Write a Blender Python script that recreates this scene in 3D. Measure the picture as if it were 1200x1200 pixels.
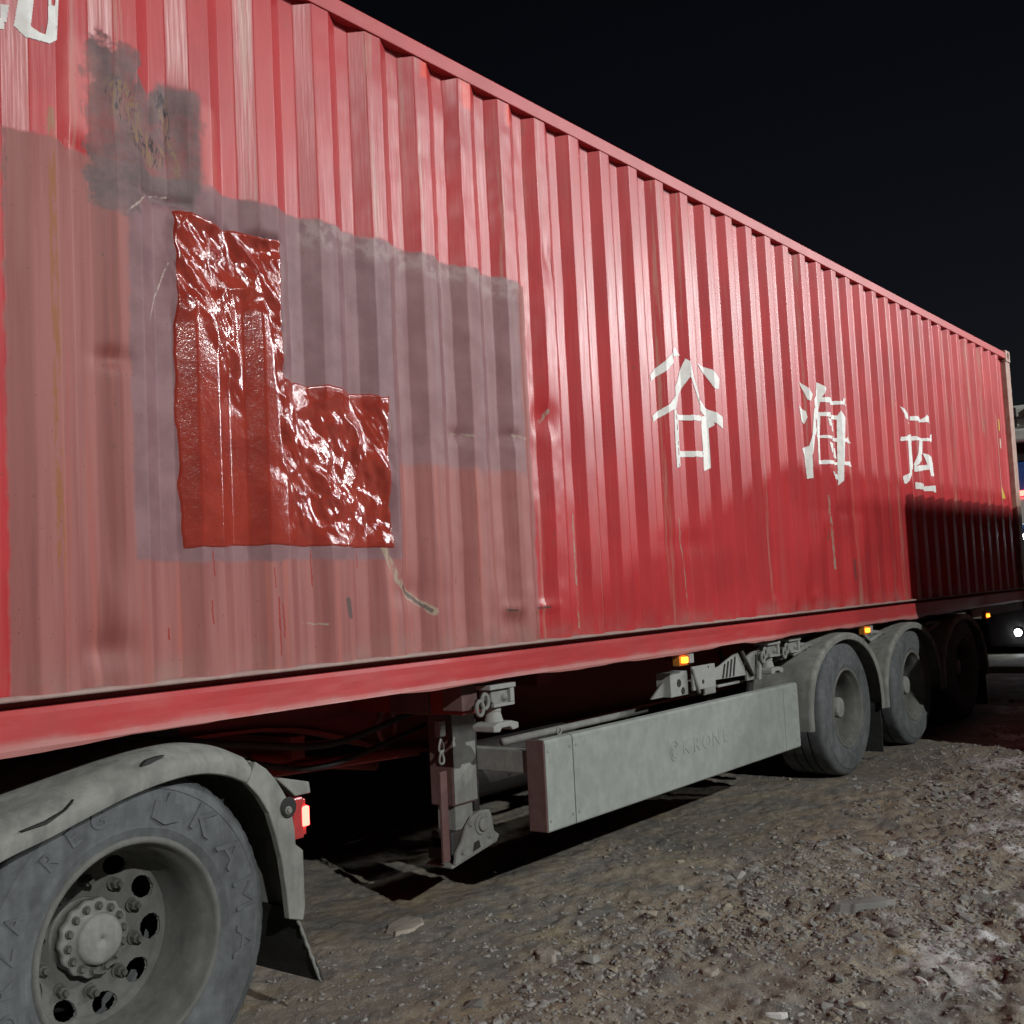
import bpy, math, random
import numpy as np
from mathutils import Vector, Matrix

for o in list(bpy.data.objects):
    bpy.data.objects.remove(o, do_unlink=True)
scene = bpy.context.scene
COL = scene.collection
random.seed(7)
RNG = np.random.default_rng(11)

# ------------------------------------------------------------------ camera
def look_matrix(yaw, pitch, roll):
    cy, sy, cp, sp = math.cos(yaw), math.sin(yaw), math.cos(pitch), math.sin(pitch)
    f = Vector((sy * cp, cy * cp, sp)); r = Vector((cy, -sy, 0)); u = r.cross(f)
    c, s = math.cos(roll), math.sin(roll)
    r2 = c * r + s * u; u2 = -s * r + c * u
    return Matrix(((r2.x, u2.x, -f.x), (r2.y, u2.y, -f.y), (r2.z, u2.z, -f.z)))
cam_d = bpy.data.cameras.new('camera')
cam = bpy.data.objects.new('camera', cam_d); COL.objects.link(cam)
CAM = Vector((-2.8901, -2.9456, 1.4028))
cam.matrix_world = Matrix.Translation(CAM) @ look_matrix(0.92088, 0.07031, -0.04974).to_4x4()
cam_d.sensor_width = 36.0; cam_d.sensor_fit = 'HORIZONTAL'; cam_d.lens = 36.0 * 1323.3 / 1200.0
cam_d.clip_start = 0.05; cam_d.clip_end = 2000.0
scene.camera = cam

# ------------------------------------------------------------------ night sky
world = bpy.data.worlds.new('World'); scene.world = world; world.use_nodes = True
wn = world.node_tree.nodes; wl = world.node_tree.links
for n in list(wn): wn.remove(n)
w_out = wn.new('ShaderNodeOutputWorld'); w_bg = wn.new('ShaderNodeBackground'); w_sky = wn.new('ShaderNodeTexSky')
w_sky.sky_type = 'NISHITA'; w_sky.sun_disc = False
w_sky.sun_elevation = math.radians(-4.0); w_sky.sun_rotation = math.radians(80.0)
w_sky.air_density = 1.0; w_sky.dust_density = 0.6; w_sky.ozone_density = 2.0
w_bg.inputs['Strength'].default_value = 0.062
w_hs = wn.new('ShaderNodeHueSaturation'); w_hs.inputs['Saturation'].default_value = 0.6
wl.new(w_sky.outputs['Color'], w_hs.inputs['Color']); wl.new(w_hs.outputs['Color'], w_bg.inputs['Color']); wl.new(w_bg.outputs['Background'], w_out.inputs['Surface'])

# ------------------------------------------------------------------ floodlights of the yard
def aim(o, d):
    o.rotation_euler = Vector(d).to_track_quat('-Z', 'Y').to_euler()
sun_d = bpy.data.lights.new('floodlight_key', 'SUN'); sun = bpy.data.objects.new('floodlight_key', sun_d)
COL.objects.link(sun); sun_d.energy = 2.0; sun_d.angle = math.radians(0.6); sun_d.color = (1.0, 0.985, 0.96)
KEY = (0.42, 1.0, -0.54); aim(sun, KEY); sun.location = (-6, -14, 9)
def flood(name, loc, target, watts, size, cone=70, color=(1, 1, 1)):
    d = bpy.data.lights.new(name, 'SPOT'); o = bpy.data.objects.new(name, d); COL.objects.link(o)
    d.energy = watts; d.shadow_soft_size = size; d.spot_size = math.radians(cone); d.spot_blend = 0.4; d.color = color
    o.location = loc; aim(o, Vector(target) - Vector(loc)); return o
flood('floodlight_mast', (11.5, -22.0, 14.5), (3.0, 0.0, 1.0), 4200, 0.5, 60)
flood('floodlight_yard', (15.6, -14.0, 10.4), (2.0, 0.0, 1.5), 4800, 0.5, 75)
flood('floodlight_far', (24.0, -14.0, 8.4), (3.0, 0.0, 1.8), 9200, 0.5, 60)

scene.view_settings.view_transform = 'Standard'; scene.view_settings.look = 'None'
scene.view_settings.exposure = 0.0; scene.view_settings.gamma = 1.0
scene.view_settings.use_curve_mapping = False
scene.cycles.use_denoising = True
scene.cycles.max_bounces = 4; scene.cycles.diffuse_bounces = 2; scene.cycles.glossy_bounces = 2; scene.cycles.adaptive_threshold = 0.02

# ------------------------------------------------------------------ helpers
def tag(o, label=None, cat=None, group=None, kind=None):
    if label: o['label'] = label
    if cat: o['category'] = cat
    if group: o['group'] = group
    if kind: o['kind'] = kind
    return o
def thing(name, loc, label, cat, group=None):
    o = bpy.data.objects.new(name, None); COL.objects.link(o); o.location = loc
    o.empty_display_size = 0.2
    o['_root'] = 1
    return tag(o, label, cat, group)
def attach(o, parent):
    """child keeps world coordinates (parent chain has no rotation)"""
    if parent is None: return o
    o.parent = parent
    t = Vector((0, 0, 0))
    if parent.get('_root'): t = Vector(parent.location)
    o.matrix_parent_inverse = Matrix.Translation(-t)
    return o
class MB:
    def __init__(s): s.v = []; s.f = []
    def add(s, vs, fs):
        n = len(s.v); s.v += [tuple(p) for p in vs]; s.f += [tuple(i + n for i in f) for f in fs]; return s
    def box(s, x0, x1, y0, y1, z0, z1):
        return s.add([(x0, y0, z0), (x1, y0, z0), (x1, y1, z0), (x0, y1, z0), (x0, y0, z1), (x1, y0, z1), (x1, y1, z1), (x0, y1, z1)],
                     [(0, 3, 2, 1), (4, 5, 6, 7), (0, 1, 5, 4), (1, 2, 6, 5), (2, 3, 7, 6), (3, 0, 4, 7)])
    def prism(s, poly, y0, y1):
        """polygon in xz pushed along y"""
        n = len(poly); a = sum(poly[i][0] * poly[(i + 1) % n][1] - poly[(i + 1) % n][0] * poly[i][1] for i in range(n))
        if a < 0: poly = poly[::-1]
        vs = [(x, y0, z) for x, z in poly] + [(x, y1, z) for x, z in poly]
        fs = [tuple(range(n)), tuple(range(2 * n - 1, n - 1, -1))]
        fs += [(i, i + n, (i + 1) % n + n, (i + 1) % n) for i in range(n)]
        return s.add(vs, fs)
    def prism_x(s, poly, x0, x1):
        """polygon in yz pushed along x"""
        n = len(poly); a = sum(poly[i][0] * poly[(i + 1) % n][1] - poly[(i + 1) % n][0] * poly[i][1] for i in range(n))
        if a < 0: poly = poly[::-1]
        vs = [(x0, y, z) for y, z in poly] + [(x1, y, z) for y, z in poly]
        fs = [tuple(range(n - 1, -1, -1)), tuple(range(n, 2 * n))]
        fs += [(i, (i + 1) % n, (i + 1) % n + n, i + n) for i in range(n)]
        return s.add(vs, fs)
    def tube(s, pts, r, n=10, cap=True):
        pts = [Vector(p) for p in pts]; rings = []
        for i, p in enumerate(pts):
            d = (pts[min(i + 1, len(pts) - 1)] - pts[max(i - 1, 0)]).normalized()
            a = d.orthogonal().normalized() if i == 0 else (a - d * a.dot(d)).normalized()
            b = d.cross(a); rr = r[i] if isinstance(r, (list, tuple)) else r
            rings.append([p + a * rr * math.cos(2 * math.pi * k / n) + b * rr * math.sin(2 * math.pi * k / n) for k in range(n)])
        vs = [q for g in rings for q in g]; fs = []
        for i in range(len(pts) - 1):
            for k in range(n):
                k2 = (k + 1) % n; fs.append((i * n + k, i * n + k2, (i + 1) * n + k2, (i + 1) * n + k))
        if cap: fs += [tuple(range(n - 1, -1, -1)), tuple((len(pts) - 1) * n + k for k in range(n))]
        return s.add(vs, fs)
    def lathe(s, prof, n=48, c=(0, 0, 0), fn=None, keep=None, close=False):
        """(radius, y) profile turned about the y axis through c"""
        m = len(prof); vs = []; fs = []
        for k in range(n):
            t = 2 * math.pi * k / n
            for i, (r, y) in enumerate(prof):
                if fn: r = fn(i, k, r)
                vs.append((c[0] + r * math.cos(t), c[1] + y, c[2] + r * math.sin(t)))
        for k in range(n):
            k2 = (k + 1) % n
            for i in range(m - 1 + (1 if close else 0)):
                i2 = (i + 1) % m
                if keep and not keep(0.5 * (prof[i][0] + prof[i2][0]), (k + 0.5) / n * 2 * math.pi): continue
                fs.append((k * m + i, k2 * m + i, k2 * m + i2, k * m + i2))
        return s.add(vs, fs)
    def sweep(s, path, section, closed=False):
        """section of (offset along path normal, y) swept along xz path"""
        n = len(path); m = len(section); vs = []; fs = []
        for i in range(n):
            a = Vector(path[max(i - 1, 0)]); b = Vector(path[min(i + 1, n - 1)]); d = (b - a).normalized(); nr = Vector((-d.y, d.x))
            for off, y in section: vs.append((path[i][0] + nr.x * off, y, path[i][1] + nr.y * off))
        for i in range(n - 1):
            for k in range(m):
                k2 = (k + 1) % m; fs.append((i * m + k, i * m + k2, (i + 1) * m + k2, (i + 1) * m + k))
        fs += [tuple(range(m - 1, -1, -1)), tuple((n - 1) * m + k for k in range(m))]
        return s.add(vs, fs)
    def mesh(s, name, mat, smooth=False):
        me = bpy.data.meshes.new(name); me.from_pydata(s.v, [], s.f)
        me.materials.append(mat)
        if smooth: me.polygons.foreach_set('use_smooth', [True] * len(me.polygons))
        me.update(); return me
    def build(s, name, mat, parent=None, smooth=False, bevel=0, fix=True, angle=None):
        me = s.mesh(name, mat, smooth)
        if fix:
            import bmesh
            bm = bmesh.new(); bm.from_mesh(me); bmesh.ops.recalc_face_normals(bm, faces=bm.faces); bm.to_mesh(me); bm.free()
        if smooth and angle: me.set_sharp_from_angle(angle=math.radians(angle))
        o = bpy.data.objects.new(name, me); COL.objects.link(o); attach(o, parent)
        if bevel:
            b = o.modifiers.new('bevel', 'BEVEL'); b.width = bevel; b.segments = 2; b.limit_method = 'ANGLE'; b.angle_limit = math.radians(40)
        return o
def np_mesh(name, verts, faces, mat, parent=None, smooth=True):
    """quick mesh from numpy arrays (all faces the same size)"""
    me = bpy.data.meshes.new(name); k = faces.shape[1]
    me.vertices.add(len(verts)); me.vertices.foreach_set('co', verts.astype(np.float32).ravel())
    me.loops.add(faces.size); me.loops.foreach_set('vertex_index', faces.astype(np.int32).ravel())
    me.polygons.add(len(faces)); me.polygons.foreach_set('loop_start', np.arange(0, faces.size, k, dtype=np.int32))
    me.polygons.foreach_set('loop_total', np.full(len(faces), k, dtype=np.int32))
    me.polygons.foreach_set('use_smooth', np.full(len(faces), smooth, dtype=bool))
    me.update(calc_edges=True); me.validate(); me.materials.append(mat)
    o = bpy.data.objects.new(name, me); COL.objects.link(o); attach(o, parent); return o
_TAB = np.random.default_rng(5).random((64, 256, 256))
def vnoise(x, y, seed=0):
    t = _TAB[seed % 64]; xi = np.floor(x).astype(int); yi = np.floor(y).astype(int)
    fx = x - xi; fy = y - yi; fx = fx * fx * (3 - 2 * fx); fy = fy * fy * (3 - 2 * fy)
    a = t[xi % 256, yi % 256]; b = t[(xi + 1) % 256, yi % 256]; c = t[xi % 256, (yi + 1) % 256]; d = t[(xi + 1) % 256, (yi + 1) % 256]
    return (a * (1 - fx) + b * fx) * (1 - fy) + (c * (1 - fx) + d * fx) * fy
def fbm(x, y, seed=0, octv=4):
    s = 0; a = 0.5; n = 0
    for k in range(octv): s = s + a * vnoise(x * 2 ** k, y * 2 ** k, seed + k); n += a; a *= 0.5
    return s / n
def sstep(a, b, x):
    t = np.clip((x - a) / (b - a), 0, 1); return t * t * (3 - 2 * t)

# ------------------------------------------------------------------ materials
class NB:
    def __init__(s, name):
        s.m = bpy.data.materials.new(name); s.m.use_nodes = True; s.t = s.m.node_tree
        s.bsdf = s.t.nodes['Principled BSDF']; s._c = None; s._o = None; s.flat = False
    def L(s, a, sock):
        if isinstance(a, (int, float)): sock.default_value = a
        elif isinstance(a, (tuple, list)): sock.default_value = tuple(a) + ((1.0,) if len(sock.default_value) == 4 and len(a) == 3 else ())
        else: s.t.links.new(a, sock)
    def co(s):
        if s._c is None:
            o = s.obj()
            if s.flat:      # side of the container: texture plane is x, z
                c = s.t.nodes.new('ShaderNodeCombineXYZ'); q = s.xyz(); s.t.links.new(q[0], c.inputs[0]); s.t.links.new(q[2], c.inputs[1]); o = c.outputs[0]
            s._c = o
        return s._c
    def obj(s):
        if s._o is None: s._o = s.t.nodes.new('ShaderNodeTexCoord').outputs['Object']
        return s._o
    def xyz(s):
        n = s.t.nodes.new('ShaderNodeSeparateXYZ'); s.t.links.new(s.obj(), n.inputs[0]); return n.outputs
    def math(s, op, a, b=0.0, clamp=False):
        n = s.t.nodes.new('ShaderNodeMath'); n.operation = op; n.use_clamp = clamp; s.L(a, n.inputs[0]); s.L(b, n.inputs[1]); return n.outputs[0]
    def scaled(s, sc, loc=(0, 0, 0)):
        n = s.t.nodes.new('ShaderNodeMapping'); s.t.links.new(s.co(), n.inputs[0]); 
        if s.flat: sc = (sc[0], sc[2], 1); loc = (loc[0], loc[2], 0)
        n.inputs['Scale'].default_value = sc; n.inputs['Location'].default_value = loc; return n.outputs[0]
    def noise(s, scale=5, detail=4, rough=0.55, vec=None, dist=0.0, color=False):
        n = s.t.nodes.new('ShaderNodeTexNoise'); s.t.links.new(vec or s.co(), n.inputs['Vector'])
        if s.flat: n.noise_dimensions = '2D'
        n.inputs['Scale'].default_value = scale; n.inputs['Detail'].default_value = detail; n.inputs['Roughness'].default_value = rough; n.inputs['Distortion'].default_value = dist
        return n.outputs['Color'] if color else n.outputs['Fac']
    def voronoi(s, scale=5, feature='F1', vec=None, out='Distance'):
        n = s.t.nodes.new('ShaderNodeTexVoronoi'); n.feature = feature; s.t.links.new(vec or s.co(), n.inputs['Vector']); n.inputs['Scale'].default_value = scale
        return n.outputs[out]
    def ramp(s, f, a, b):
        n = s.t.nodes.new('ShaderNodeMapRange'); n.interpolation_type = 'SMOOTHSTEP'; s.L(f, n.inputs[0]); n.inputs[1].default_value = a; n.inputs[2].default_value = b; return n.outputs[0]
    def mix(s, f, a, b):
        n = s.t.nodes.new('ShaderNodeMix'); n.data_type = 'RGBA'; s.L(f, n.inputs[0]); s.L(a, n.inputs[6]); s.L(b, n.inputs[7]); return n.outputs[2]
    def mixf(s, f, a, b):
        n = s.t.nodes.new('ShaderNodeMix'); s.L(f, n.inputs[0]); s.L(a, n.inputs[2]); s.L(b, n.inputs[3]); return n.outputs[0]
    def bump(s, h, strength=0.3, dist=0.01, normal=None):
        n = s.t.nodes.new('ShaderNodeBump'); s.L(h, n.inputs['Height']); n.inputs['Strength'].default_value = strength; n.inputs['Distance'].default_value = dist
        if normal: s.t.links.new(normal, n.inputs['Normal'])
        return n.outputs[0]
    def fin(s, color=None, rough=None, bump=None, metal=None, spec=None):
        if color is not None: s.L(color, s.bsdf.inputs['Base Color'])
        if rough is not None: s.L(rough, s.bsdf.inputs['Roughness'])
        if bump is not None: s.t.links.new(bump, s.bsdf.inputs['Normal'])
        if metal is not None: s.L(metal, s.bsdf.inputs['Metallic'])
        if spec is not None: s.L(spec, s.bsdf.inputs['Specular IOR Level'])
        return s.m
    # masks on the container side (x, z in metres)
    def warp(s, amp=0.02, scale=9):
        x, y, z = s.xyz()
        q = s.t.nodes.new('ShaderNodeSeparateXYZ'); s.t.links.new(s.noise(scale, 3, 0.6, color=True), q.inputs[0])
        n1 = s.math('MULTIPLY', s.math('SUBTRACT', q.outputs[0], 0.5), amp * 2)
        n2 = s.math('MULTIPLY', s.math('SUBTRACT', q.outputs[1], 0.5), amp * 2)
        return s.math('ADD', x, n1), s.math('ADD', z, n2)
    def rect(s, xz, x0, x1, z0, z1, e=0.006):
        x, z = xz
        a = s.math('MULTIPLY', s.ramp(x, x0 - e, x0 + e), s.math('SUBTRACT', 1.0, s.ramp(x, x1 - e, x1 + e)))
        b = s.math('MULTIPLY', s.ramp(z, z0 - e, z0 + e), s.math('SUBTRACT', 1.0, s.ramp(z, z1 - e, z1 + e)))
        return s.math('MULTIPLY', a, b)
    def seg(s, xz, p, q, w, e=0.5):
        x, z = xz; dx, dz = q[0] - p[0], q[1] - p[1]; l2 = dx * dx + dz * dz
        px = s.math('SUBTRACT', x, p[0]); pz = s.math('SUBTRACT', z, p[1])
        t = s.math('DIVIDE', s.math('ADD', s.math('MULTIPLY', px, dx), s.math('MULTIPLY', pz, dz)), l2, True)
        ex = s.math('SUBTRACT', px, s.math('MULTIPLY', t, dx)); ez = s.math('SUBTRACT', pz, s.math('MULTIPLY', t, dz))
        d = s.math('SQRT', s.math('ADD', s.math('MULTIPLY', ex, ex), s.math('MULTIPLY', ez, ez)))
        return s.math('SUBTRACT', 1.0, s.ramp(d, w * e, w))
    def mx(s, *a):
        r = a[0]
        for b in a[1:]: r = s.math('MAXIMUM', r, b)
        return r

def panel_paint():
    b = NB('container_side_paint'); b.flat = True; x, y, z = b.xyz()
    w = b.warp(0.014, 11); wf = b.warp(0.05, 6); wn = b.warp(0.006, 40)
    streak = b.noise(1.0, 5, 0.6, b.scaled((26, 6, 0.55))); fine = b.noise(1.0, 4, 0.65, b.scaled((140, 40, 3)))
    cloud = b.noise(2.2, 4, 0.55)
    red = b.mix(b.ramp(cloud, 0.3, 0.7), (0.44, 0.031, 0.035), (0.37, 0.026, 0.031))
    red = b.mix(b.math('MULTIPLY', b.ramp(streak, 0.54, 0.74), 0.30), red, (0.43, 0.085, 0.08))
    red = b.mix(b.math('MULTIPLY', b.ramp(fine, 0.6, 0.8), 0.15), red, (0.42, 0.13, 0.115))
    # weathered tan runs on a few corrugations
    runs = b.math('MULTIPLY', b.ramp(b.noise(1.0, 2, 0.5, b.scaled((9, 0, 0.12), (3.3, 0, 0))), 0.62, 0.70), b.ramp(b.noise(1.0, 4, 0.7, b.scaled((50, 9, 2.2))), 0.42, 0.62))
    red = b.mix(b.math('MULTIPLY', runs, 0.45), red, (0.36, 0.24, 0.18))
    # big repainted field, faded to pink brown, with a greyer overspray block
    A = b.rect(w, -1.262, 1.195, 0.9, 2.782, 0.008)
    fcol = b.mix(b.ramp(b.noise(1.0, 4, 0.6, b.scaled((15, 5, 0.7))), 0.35, 0.7), (0.305, 0.112, 0.100), (0.235, 0.074, 0.068))
    fcol = b.mix(b.math('MULTIPLY', b.ramp(b.noise(1.0, 3, 0.5, b.scaled((19, 0, 0.35), (1, 0, 0))), 0.6, 0.72), 0.6), fcol, (0.36, 0.10, 0.075))
    G1 = b.rect(w, -0.885, 0.30, 1.548, 2.80, 0.010); G2 = b.rect(b.warp(0.03, 5), 0.28, 1.11, 1.92, 2.85, 0.02)
    gcol = b.mix(b.ramp(b.noise(7, 4, 0.6), 0.3, 0.7), (0.225, 0.125, 0.135), (0.172, 0.088, 0.096))
    fcol = b.mix(b.mx(G1, b.math('MULTIPLY', G2, 0.8)), fcol, gcol)
    top_smear = b.math('MULTIPLY', b.rect(wf, -0.15, 1.15, 2.70, 2.80, 0.03), b.ramp(b.noise(12, 4, 0.6), 0.35, 0.6))
    fcol = b.mix(b.math('MULTIPLY', top_smear, 0.65), fcol, (0.36, 0.27, 0.26))
    col = b.mix(b.math('MULTIPLY', A, 0.97), red, fcol)
    # sooty dark repair above the field
    wc = b.warp(0.07, 12)
    C = b.mx(b.rect(wc, -0.99, -0.83, 2.62, 3.15, 0.012), b.rect(wc, -0.86, -0.60, 2.70, 3.05, 0.02), b.rect(w, -0.74, -0.60, 2.80, 3.085, 0.014))
    ccol = b.mix(b.ramp(b.noise(9, 5, 0.7), 0.3, 0.7), (0.165, 0.105, 0.105), (0.095, 0.064, 0.064))
    col = b.mix(b.math('MULTIPLY', C, b.mixf(b.ramp(b.noise(5, 4, 0.7), 0.3, 0.6), 0.65, 0.96)), col, ccol)
    pink = b.mx(b.rect(w, -0.60, -0.53, 2.77, 3.05, 0.02), b.rect(wf, -1.07, -0.98, 2.85, 3.12, 0.04))
    col = b.mix(b.math('MULTIPLY', pink, 0.4), col, (0.55, 0.17, 0.15))
    # scrapes, bare metal and rust
    tear = b.noise(1.0, 5, 0.75, b.scaled((42, 20, 13)), dist=0.8)
    gash = b.mx(b.seg(wf, (-0.905, 3.00), (-0.765, 2.84), 0.060), b.seg(w, (-0.73, 3.04), (-0.70, 2.97), 0.030), b.seg(w, (-0.70, 2.99), (-0.675, 2.80), 0.014))
    col = b.mix(b.math('MULTIPLY', gash, b.ramp(tear, 0.50, 0.58)), col, (0.21, 0.125, 0.065))
    col = b.mix(b.math('MULTIPLY', gash, b.ramp(tear, 0.45, 0.39)), col, (0.025, 0.018, 0.016))
    rust = b.math('MULTIPLY', b.seg(wn, (-1.130, 2.86), (-1.126, 1.50), 0.016), b.ramp(b.noise(1.0, 4, 0.7, b.scaled((30, 9, 5))), 0.42, 0.52))
    col = b.mix(rust, col, (0.27, 0.095, 0.035))
    scar = b.mx(b.seg(wn, (0.19, 1.60), (0.255, 1.47), 0.020), b.seg(wn, (0.255, 1.47), (0.46, 1.34), 0.020))
    col = b.mix(b.math('MULTIPLY', scar, b.ramp(tear, 0.36, 0.5)), col, (0.33, 0.25, 0.18))
    col = b.mix(b.math('MULTIPLY', b.mx(b.seg(wn, (0.30, 1.445), (0.45, 1.345), 0.010), b.seg(wn, (-0.012, 1.40), (0.0, 1.345), 0.016), b.seg(wn, (0.95, 1.325), (1.0, 1.322), 0.006), b.seg(wn, (1.19, 1.324), (1.26, 1.326), 0.006), b.seg(wn, (4.98, 1.50), (4.985, 1.38), 0.022)), 0.8), col, (0.06, 0.05, 0.048))
    arc = b.mx(b.seg(wn, (-0.885, 2.62), (-0.80, 2.70), 0.004), b.seg(wn, (-0.80, 2.70), (-0.70, 2.72), 0.0032), b.seg(wn, (-0.80, 2.30), (-0.72, 2.50), 0.0028))
    col = b.mix(b.math('MULTIPLY', arc, b.ramp(tear, 0.40, 0.55)), col, (0.40, 0.32, 0.28))
    # fresh touch-up paint below the top rail and drips under the wet patch
    fresh = b.mx(b.rect(w, 0.515, 0.562, 3.53, 3.60, 0.01), b.rect(w, 0.775, 0.842, 3.485, 3.60, 0.012), b.rect(w, 1.09, 1.13, 3.50, 3.60, 0.012))
    col = b.mix(fresh, col, (0.62, 0.045, 0.02))
    drip = b.mx(*[b.seg(wn, (px, z0), (px + 0.004, z1), wd) for px, z0, z1, wd in ((-0.335, 1.42, 1.23, 0.0045), (-0.318, 1.40, 1.29, 0.004), (-0.61, 1.42, 1.35, 0.004), (-0.752, 1.34, 1.31, 0.004), (-0.155, 1.58, 1.46, 0.004), (-0.60, 1.58, 1.50, 0.0035), (-0.35, 1.52, 1.46, 0.003), (0.07, 1.58, 1.52, 0.003))])
    col = b.mix(drip, col, (0.26, 0.022, 0.016))
    grime = b.math('MULTIPLY', b.math('SUBTRACT', 1.0, b.ramp(z, 1.18, 1.30)), b.ramp(b.noise(6, 4, 0.6), 0.3, 0.8))
    col = b.mix(b.math('MULTIPLY', grime, 0.55), col, (0.25, 0.17, 0.15))
    specks = b.ramp(b.noise(85, 2, 0.5), 0.74, 0.78)
    col = b.mix(b.math('MULTIPLY', specks, 0.6), col, (0.10, 0.045, 0.03))
    rot = b.math('MULTIPLY', b.ramp(b.noise(1.0, 4, 0.7, b.scaled((26, 9, 7), (5, 0, 9))), 0.67, 0.73), b.ramp(b.noise(1.7, 2, 0.5, b.scaled((1, 1, 1), (8, 0, 3))), 0.48, 0.62))
    col = b.mix(b.math('MULTIPLY', rot, 0.8), col, (0.14, 0.062, 0.035))
    scr = b.mx(*[b.seg(wn, p_, q_, wd) for p_, q_, wd in (((1.02, 2.085), (1.12, 2.075), 0.008), ((0.66, 2.065), (0.76, 2.06), 0.007), ((1.27, 2.17), (1.31, 2.22), 0.012), ((3.35, 1.50), (3.36, 1.22), 0.016), ((4.62, 1.95), (4.63, 1.45), 0.010), ((5.62, 1.9), (5.63, 1.3), 0.010), ((2.46, 1.75), (2.50, 1.28), 0.006), ((1.50, 1.75), (1.51, 1.22), 0.008), ((-0.20, 1.33), (-0.10, 1.32), 0.004))])
    col = b.mix(b.math('MULTIPLY', scr, b.ramp(tear, 0.38, 0.55)), col, (0.30, 0.22, 0.17))
    r = b.mixf(b.ramp(fine, 0.3, 0.75), 0.33, 0.43)
    r = b.mixf(b.mx(A, C), r, b.mixf(streak, 0.46, 0.66))
    return b.fin(col, r, b.bump(b.noise(1.0, 2, 0.6, b.scaled((130, 40, 8))), 0.06, 0.004), spec=0.37)

def wet_paint():
    b = NB('wet_red_paint')
    n = b.noise(9, 4, 0.6)
    col = b.mix(b.ramp(n, 0.3, 0.7), (0.32, 0.040, 0.025), (0.24, 0.028, 0.019))
    orange = b.noise(260, 2, 0.5)
    m = b.fin(col, b.mixf(b.noise(14, 3), 0.10, 0.20), b.bump(b.math('ADD', orange, b.math('MULTIPLY', b.noise(38, 3, 0.6), 2.2)), 0.16, 0.004), spec=0.8)
    return m
def rail_paint():
    b = NB('container_rail_paint'); x, y, z = b.xyz()
    n = b.noise(3, 5, 0.6)
    col = b.mix(b.ramp(n, 0.35, 0.7), (0.43, 0.036, 0.040), (0.37, 0.040, 0.042))
    col = b.mix(b.math('MULTIPLY', b.ramp(b.noise(1.0, 4, 0.6, b.scaled((3, 9, 9))), 0.5, 0.75), 0.40), col, (0.43, 0.095, 0.09))
    lowdust = b.math('SUBTRACT', 1.0, b.ramp(b.math('ADD', z, b.math('MULTIPLY', b.math('SUBTRACT', b.noise(8, 4), 0.5), 0.04)), 1.045, 1.075))
    col = b.mix(b.math('MULTIPLY', lowdust, 0.45), col, (0.36, 0.29, 0.26))
    col = b.mix(b.ramp(b.noise(60, 3, 0.6), 0.70, 0.74), col, (0.12, 0.07, 0.05))
    return b.fin(col, b.mixf(n, 0.36, 0.55), b.bump(b.noise(30, 4, 0.6), 0.12, 0.004))
def simple(name, c1, c2, rough=0.6, scale=8, metal=0.0, bump=0.15, bs=60, detail=5, lo=0.3, hi=0.7, spec=None):
    b = NB(name); n = b.noise(scale, detail, 0.62)
    return b.fin(b.mix(b.ramp(n, lo, hi), c1, c2), b.mixf(n, min(1, rough * 0.85), min(1, rough * 1.12)), b.bump(b.noise(bs, 4, 0.6), bump, 0.003), metal=metal, spec=spec)
def dusty(name, base, dust, amount=0.75, rough=0.85, scale=5):
    """painted part under a coat of road dust with rubbed and washed streaks"""
    b = NB(name)
    n = b.noise(scale, 6, 0.65); st = b.noise(1.0, 4, 0.6, b.scaled((22, 22, 3)))
    f = b.math('MULTIPLY', b.mixf(b.ramp(n, 0.25, 0.65), 0.62, 1.0), b.mixf(b.ramp(st, 0.3, 0.6), 0.72, 1.0))
    d = b.mix(b.ramp(b.noise(scale * 3.7, 5, 0.6), 0.3, 0.7), dust, tuple(c * 0.78 for c in dust))
    col = b.mix(b.math('MULTIPLY', f, amount), base, d)
    col = b.mix(b.math('MULTIPLY', b.ramp(b.noise(48, 4, 0.7), 0.66, 0.72), 0.6), col, tuple(c * 0.45 for c in dust))
    return b.fin(col, rough, b.bump(b.math('ADD', b.noise(90, 4, 0.6), b.math('MULTIPLY', n, 1.5)), 0.18, 0.004), spec=0.25)
def glow(name, color, strength):
    m = bpy.data.materials.new(name); m.use_nodes = True; bs = m.node_tree.nodes['Principled BSDF']
    bs.inputs['Base Color'].default_value = tuple(color) + (1,); bs.inputs['Emission Color'].default_value = tuple(color) + (1,); bs.inputs['Emission Strength'].default_value = strength
    return m
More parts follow.
